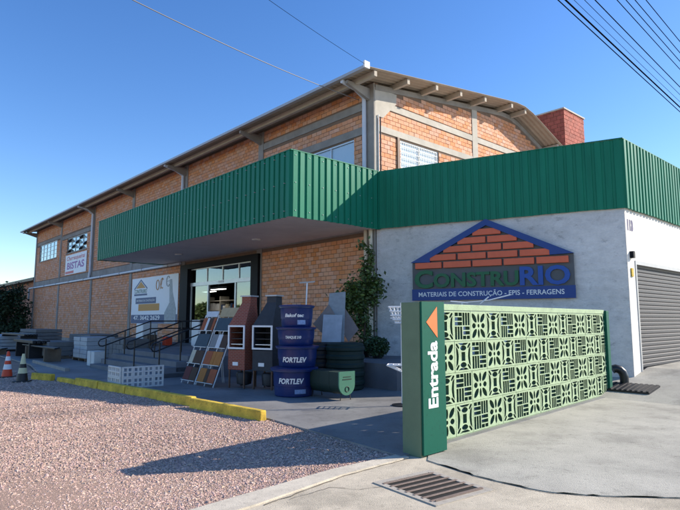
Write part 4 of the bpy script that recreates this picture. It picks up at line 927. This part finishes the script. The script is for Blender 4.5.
# ---------------------------------------------------------------- building materials stored left of the stairs
def stack(name, label, cat, x, y, z, parts, rz=0, group='building materials stacked along the facade'):
    t = thing(name, label, cat, W(x, y, z), RB + rz, group)
    for nm_, m, boxes in parts:
        for b in boxes: MB().box(*b).build(nm_, m, t, bevel=.01)
    return t
def pallet(w, d_): return ('pallet_board', M_wood, [(-w, w, -d_ + i * (2 * d_ - .1) / 4, -d_ + i * (2 * d_ - .1) / 4 + .1, .09, .115) for i in range(5)] + [(x - .05, x + .05, -d_, d_, 0, .089) for x in (-w + .05, 0, w - .05)])
def rows(w, d_, h, nx, nz, z0, g=.012):
    out = []
    for k in range(nz):
        for i in range(nx): a = -w + i * 2 * w / nx; j1 = random.uniform(-.015, .015); out.append((a + g, a + 2 * w / nx - g, -d_ + j1, d_ + j1, z0 + k * h, z0 + (k + 1) * h - .006))
    return out
stack('block_pallet', 'pallet of grey concrete blocks stacked beside the stairs', 'blocks', -9.75, -3.3, .025, [pallet(.7, .5), ('block', M_block, rows(.68, .48, .19, 4, 4, .117))])
stack('block_pair', 'pair of pale concrete blocks standing before the block pallet', 'blocks', -8.95, -4.75, .025, [('block', M_ltblock, [(-.36, -.03, -.18, .18, 0, .5), (.03, .36, -.18, .18, 0, .5)])])
stack('bag_pallet', 'pallet of white cement bags between the block stacks', 'bags', -11.8, -3.9, .025, [pallet(.8, .55), ('bag', M_bag, rows(.8, .52, .16, 2, 5, .117, .02))])
stack('sheet_stack', 'stack of grey fibre cement sheets against the brickwork', 'sheets', -16.2, -2.5, .025, [pallet(1.4, .6), ('sheet', M_block, [(-1.5, 1.5, -.62, .62, .117 + i * .1, .117 + i * .1 + .09) for i in range(8)])])
stack('block_pallet', 'long pallet of dark concrete blocks in front of fibre cement sheets', 'blocks', -14.6, -4.6, .025, [pallet(1.2, .5), ('block', M_block, rows(1.2, .5, .19, 6, 3, .117))])
stack('beam_stack', 'stack of dark timber beams lying on trestles before the slabs', 'beams', -15.5, -5.3, .025, [('beam', M_iron, [(-1.7 + .1 * i, 1.6 + .05 * i, -.3 + i * .16, -.17 + i * .16, .62, .74) for i in range(4)]), ('trestle', M_iron, [(-1.2, -1.1, -.3, .35, 0, .615), (1.0, 1.1, -.3, .35, 0, .615)])])
stack('slab_stack', 'stack of pale precast concrete slabs near the dark tree', 'slabs', -21.0, -3.6, .025, [('bearer', M_wood, [(-1.3, -1.2, -.6, .6, 0, .1), (1.2, 1.3, -.6, .6, 0, .1)]), ('slab', M_block, [(-1.6, 1.6, -.62 + .03 * (i % 2), .62, .102 + i * .17, .102 + i * .17 + .15) for i in range(6)])])
stack('slab_stack', 'long stack of pale precast slabs at the lot edge', 'slabs', -23.5, -5.0, .025, [('bearer', M_wood, [(-2.3, -2.2, -.6, .6, 0, .1), (2.2, 2.3, -.6, .6, 0, .1)]), ('slab', M_bag, [(-2.7, 2.7, -.62 + .03 * (i % 2), .62, .102 + i * .17, .102 + i * .17 + .15) for i in range(4)])])
stack('pipe_rack', 'dark rack of long steel bars beyond the block pallets', 'rack', -19.0, -5.0, .025, [('bar', M_iron, [(-2.4 + .2 * (i % 3), 2.3, -.3 + i * .12, -.22 + i * .12, .86, .94) for i in range(5)]), ('post', M_iron, [(-2.0, -1.92, -.35, .35, 0, .855), (1.8, 1.88, -.35, .35, 0, .855)])])
stack('bar_bundle', 'bundle of long dark steel bars lying across the concrete blocks', 'steel bars', -13.2, -5.35, .025, [('bar', M_iron, [(-2.6 + .1 * (i % 3), 2.2 - .13 * i, -.2 + i * .07, -.15 + i * .07, .5, .55) for i in range(5)]), ('bearer', M_wood, [(-1.6, -1.5, -.3, .3, 0, .495), (1.2, 1.3, -.3, .3, 0, .495)])])
stack('bar_bundle', 'bundle of dark steel bars lying before the pale precast slabs', 'steel bars', -19.5, -5.95, .025, [('bar', M_iron, [(-3.0 + .1 * (i % 3), 2.8 - .1 * i, -.2 + i * .07, -.15 + i * .07, .3, .35) for i in range(5)]), ('bearer', M_wood, [(-1.6, -1.5, -.3, .3, 0, .295), (1.2, 1.3, -.3, .3, 0, .295)])])
stack('tile_crate', 'grey crate of roof tiles behind the cement bags', 'crate', -13.3, -2.0, .025, [('panel', M_block, [(-.9, .9, -.5, .5, 0, .75)]), ('lid', M_wood, [(-.95, .95, -.55, .55, .752, .80)])])
tag(MB().box(-2.3, 2.3, -.07, .07, -.05, .1).build('edging_kerb', M_conc, bevel=.01), 'low grey concrete kerb before the stored block pallets', 'kerb').location = W(-9.6, -6.05, .025)
bpy.data.objects['edging_kerb'].rotation_euler = (0, 0, RB + R(-2))
# things on the landing
stack('white_cabinet', 'white cabinet standing on terrace at the head of stairs', 'cabinet', -11.0, -2.1, TZ, [('carcass', M_letter, [(-.35, .35, -.3, .3, .03, .86)]), ('door', M_white, [(-.33, .33, -.315, -.302, .06, .83)]), ('foot', M_iron, [(-.3, -.24, -.2, .2, 0, .03), (.24, .3, -.2, .2, 0, .03)])], group='goods on the terrace')
stack('cardboard_box', 'small brown cardboard box beside the white cabinet', 'box', -10.2, -2.3, TZ, [('carton', M_wood, [(-.2, .2, -.2, .2, 0, .42)]), ('tape', TILE[7], [(-.03, .03, -.203, .203, .4205, .424)])], group='goods on the terrace')
stack('white_cabinet', 'tall white cabinet on terrace beside the framed dark board', 'cabinet', -8.1, -1.2, TZ, [('carcass', M_letter, [(-.3, .3, -.25, .25, .03, 1.0)]), ('door', M_white, [(-.28, .28, -.265, -.252, .06, .97)])], group='goods on the terrace')
stack('display_board', 'dark framed display board standing beside shop entrance', 'board', -6.6, -1.8, TZ, [('panel', M_black, [(-.38, .38, -.02, .02, .05, 1.0)]), ('frame', M_wood, [(-.43, -.382, -.03, .03, 0, 1.05), (.382, .43, -.03, .03, 0, 1.05), (-.38, .38, -.03, .03, 1.002, 1.05)])], group='goods on the terrace')
stack('paint_bucket', 'red bucket on the terrace between the cabinets', 'bucket', -9.5, -1.9, TZ, [('label_band', M_cone, [(-.14, .14, -.14, .14, .02, .36)]), ('lid', M_letter, [(-.15, .15, -.15, .15, .362, .39)])], group='goods on the terrace')
# inside the shop
sh = thing('shop_shelf', 'grey shelving with boxed goods seen through the open shop door', 'shelf', W(-14.6, 3.1, TZ), RB)
for z in (.45, .95, 1.45, 1.95): MB().box(-2.2, 2.2, -.25, .25, z, z + .05).build('shelf_board', M_concpale, sh)
for x in (-2.2, -.7, .8, 2.2): MB().box(x - .03, x + .03, -.27, .25, 0, 2.2).build('upright', M_concpale, sh)
for j_, z in enumerate((.5, 1.0, 1.5)):
    x = -2.1
    while x < 2.0:
        w_ = random.uniform(.14, .36); MB().box(x, x + w_ - .02, -.2, .15, z + .002, z + random.uniform(.18, .38)).build('boxed_goods', random.choice([M_banblue, M_bag, TILE[2], TILE[4], M_banorange, M_conc, M_letter]), sh); x += w_
for lx, ly in ((-11.3, 1.3), (-13.6, 2.1)):  # the second light is added to brighten the shop interior
    cl = thing('ceiling_light', 'lit white ceiling light nearer the shop doorway' if ly < 2 else 'added white ceiling light above the shop shelving', 'lamp', W(lx, ly, 2.98), RB, 'shop ceiling lights')
    MB().box(-.55, .55, -.12, .12, .02, .12).build('housing', M_white, cl); MB().box(-.52, .52, -.1, .1, .0, .019).build('diffuser', M_lamp, cl); MB().box(-.02, .02, -.02, .02, .121, 1.1).build('hanger', M_frame, cl)
# pipe elbow and mat beside the annex
pe = tag(MB().tube([(.0, 0, -.06), (0, 0, .15), (-.03, 0, .25), (-.09, 0, .31), (-.17, 0, .33), (-.23, 0, .31)], .092, 16).build('pipe_elbow', mat('black_rubber', (.014, .015, .017), .35), smooth=True), 'black pipe elbow standing by the foot of grey wall', 'pipe elbow')
pe.location = (6.28, 12.45, .2); pe.rotation_euler = (0, 0, R(-10))
fg = thing('floor_grating', 'dark steel floor grating at the foot of grey wall', 'grating', (6.22, 12.02, .165), RB)
MB().box(-.5, .45, -.34, .30, -.1, .02).map(lambda x, y, z: (x, y, z + y * .146)).build('frame', M_iron, fg)
for k in range(9): x = -.46 + k * .105; MB().box(x, x + .05, -.32, .28, .021, .035).map(lambda x, y, z: (x, y, z + y * .146)).build('bar', M_iron, fg)

# ================================================================ BACKGROUND
tw = thing('water_tower', 'square red brick water tank tower behind the roof', 'tower', W(-.32, 13.0), RB)
MB().box(-2.4, -.02, .02, 2.1, 0, 11.45).build('core', M_mortar, tw)
bb = brick_boxes(-2.4, 0, 7.0, 11.45, [], bh=.19, bl=.32); brickwork('front_brickwork', bb, lambda x, z, d: (x, .02 - d, z), M_towerbrick, tw, .02)
bb = brick_boxes(.02, 2.1, 7.0, 11.45, [], bh=.19, bl=.32); brickwork('side_brickwork', bb, lambda x, z, d: (d - .02, x, z), M_towerbrick, tw, .03)
MB().box(-2.45, .05, -.03, 2.15, 11.452, 11.52).build('cap', M_concpale, tw)
fb = thing('neighbour_building', 'low brick building with dark roof edge beyond the dark tree', 'building', W(-52, .6), RB)
MB().box(-16, 12, .2, 8, 0, 4.9).build('wall', M_mortar, fb)
brickwork('brickwork', brick_boxes(-16, 12, .0, 4.85, [], bl=.3, bh=.19), lambda x, z, d: (x, .2 - d, z), M_brickbrown, fb)
MB().add([(x, y, z) for x in (-16.4, 12.3) for y, z in ((-.4, 4.88), (8.4, 4.88), (8.4, 5.1), (4, 6.0), (-.4, 5.12))], [(0, 1, 6, 5), (0, 4, 3, 2, 1), (5, 6, 7, 8, 9), (4, 0, 5, 9), (3, 4, 9, 8), (2, 3, 8, 7)]).build('roof', M_iron, fb)
tr_ = thing('conifer_tree', 'dense dark conifer in front of the low brick building', 'tree', W(-38.9, -1.6), 0)
MB().tube([(0, 0, 0), (.05, 0, 1.2), (0, .05, 2.6), (0, 0, 4.0)], [.16, .13, .08, .02], 8).build('trunk', M_bark, tr_, smooth=True)
lims = [(rng.uniform(0, 6.28), rng.uniform(.5, 3.8)) for _ in range(34)]
lm = MB()
for a, z in lims: r_ = 1.5 * (1 - abs(z - 1.7) / 3.4); lm.tube([(0, 0, z * .85), (math.cos(a) * r_, math.sin(a) * r_, z + .25)], [.03, .008], 5)
lm.build('limbs', M_bark, tr_)
def cleaf():
    a, z = lims[rng.integers(len(lims))]; r_ = 1.5 * (1 - abs(z - 1.7) / 3.4); t = rng.uniform(.25, 1.08); s = .17 + .16 * t
    return np.array((math.cos(a) * r_ * t + rng.normal(0, s), math.sin(a) * r_ * t + rng.normal(0, s), z * .85 + (z * .15 + .25) * t + rng.normal(0, s)))
leaves(9500, cleaf, .24, 'crown', M_leafdk, tr_)
# a row of trees across the street, seen mirrored in the shop glass
for k, (x, y, s) in enumerate(((-62, 36, 3.4), (-66, 43, 3.9), (-69, 50, 3.6), (-72, 58, 4.2), (-58, 30, 3.2))):
    t = thing('street_tree', 'leafy green tree across the street mirrored in the shop glass', 'tree', (x, y, 0), 0, 'trees across the street')
    MB().tube([(0, 0, 0), (.1, 0, s * .5), (0, .1, s)], [.2, .15, .06], 8).build('trunk', M_bark, t, smooth=True)
    def tl():
        g = rng.normal(0, 1, 3); g /= np.linalg.norm(g); return g * rng.uniform(.55, 1.05) * np.array((4.2, 4.2, s * .42)) + np.array((0, 0, s * .72))
    leaves(1500, tl, .7, 'crown', M_leaf, t)
# ---------------------------------------------------------------- overhead cables
from_px = []
def ray(px, py):
    th = R(6.7); x = (px - 340) / 553; z = -(py - 255) / 553; c, s = math.cos(th), math.sin(th); return Vector((x, c - z * s, s + z * c))
def atz(px, py, z): d = ray(px, py); return Vector((0, 0, 1.6)) + d * ((z - 1.6) / d.z)
D46 = Vector((math.sin(R(45.8)), math.cos(R(45.8)), 0))
cabs = [(617, 119, 54, 7.0, .016, 'lowest twisted pair'), (622, 56, 50, 7.0, .024, 'thick')]
CAB = [((558, 0), 7.00, .009), ((565.5, 0), 7.05, .014), ((574, 0), 7.2, .004), ((584.5, 0), 7.3, .005), ((595, 0), 7.5, .009), ((617, 0), 8.4, .0085), ((626, 0), 8.5, .0085), ((635, 0), 8.6, .0085), ((646, 0), 8.7, .0085)]
for (p_, z, r_) in CAB:
    c0 = atz(p_[0], p_[1], z); pts = []
    for k in range(25):
        s = -22 + k * 3.2; pts.append(c0 + D46 * s + Vector((0, 0, .00035 * ((s - 14) ** 2 - 14 ** 2))))
    o = MB().tube([p - pts[0] for p in pts], r_, 6).build('overhead_cable', M_cable, smooth=True); o.location = pts[0]
    lab = {.014: 'thickest black overhead cable of the bundle above the annex', .004: 'very thin overhead wire between the cables above the annex', .005: 'thin overhead wire in the middle of the cables above annex'}.get(r_, 'black overhead cable of medium thickness crossing the sky above annex')
    tag(o, lab, 'cable', 'overhead cables above the annex')
def span(a, b, sag, r_, m, label):
    pts = [a.lerp(b, k / 24) - Vector((0, 0, sag * 4 * (k / 24) * (1 - k / 24))) for k in range(25)]
    o = MB().tube([p - pts[0] for p in pts], r_, 6).build('service_cable', m, smooth=True); o.location = pts[0]; return tag(o, label, 'cable')
span(W(-.45, -.2, 8.28), Vector((0, 0, 1.6)) + ray(105, -14) * 10.2, .12, .011, M_cablelt, 'pale twisted service cable running to the warehouse corner')
span(W(.5, -.3, 8.8), Vector((0, 0, 1.6)) + ray(238, -22) * 11, .05, .005, M_cable, 'very thin dark wire running to the roof corner')
tag(MB().tube([(0, 0, 0), (.05, -.04, -.22), (.2, -.05, -.34), (.38, -.05, -.22), (.42, -.03, .0)], .009, 6).build('cable_loop', M_cablelt), 'slack cable loop hanging at the warehouse corner', 'cable').location = W(-.42, -.12, 8.1)
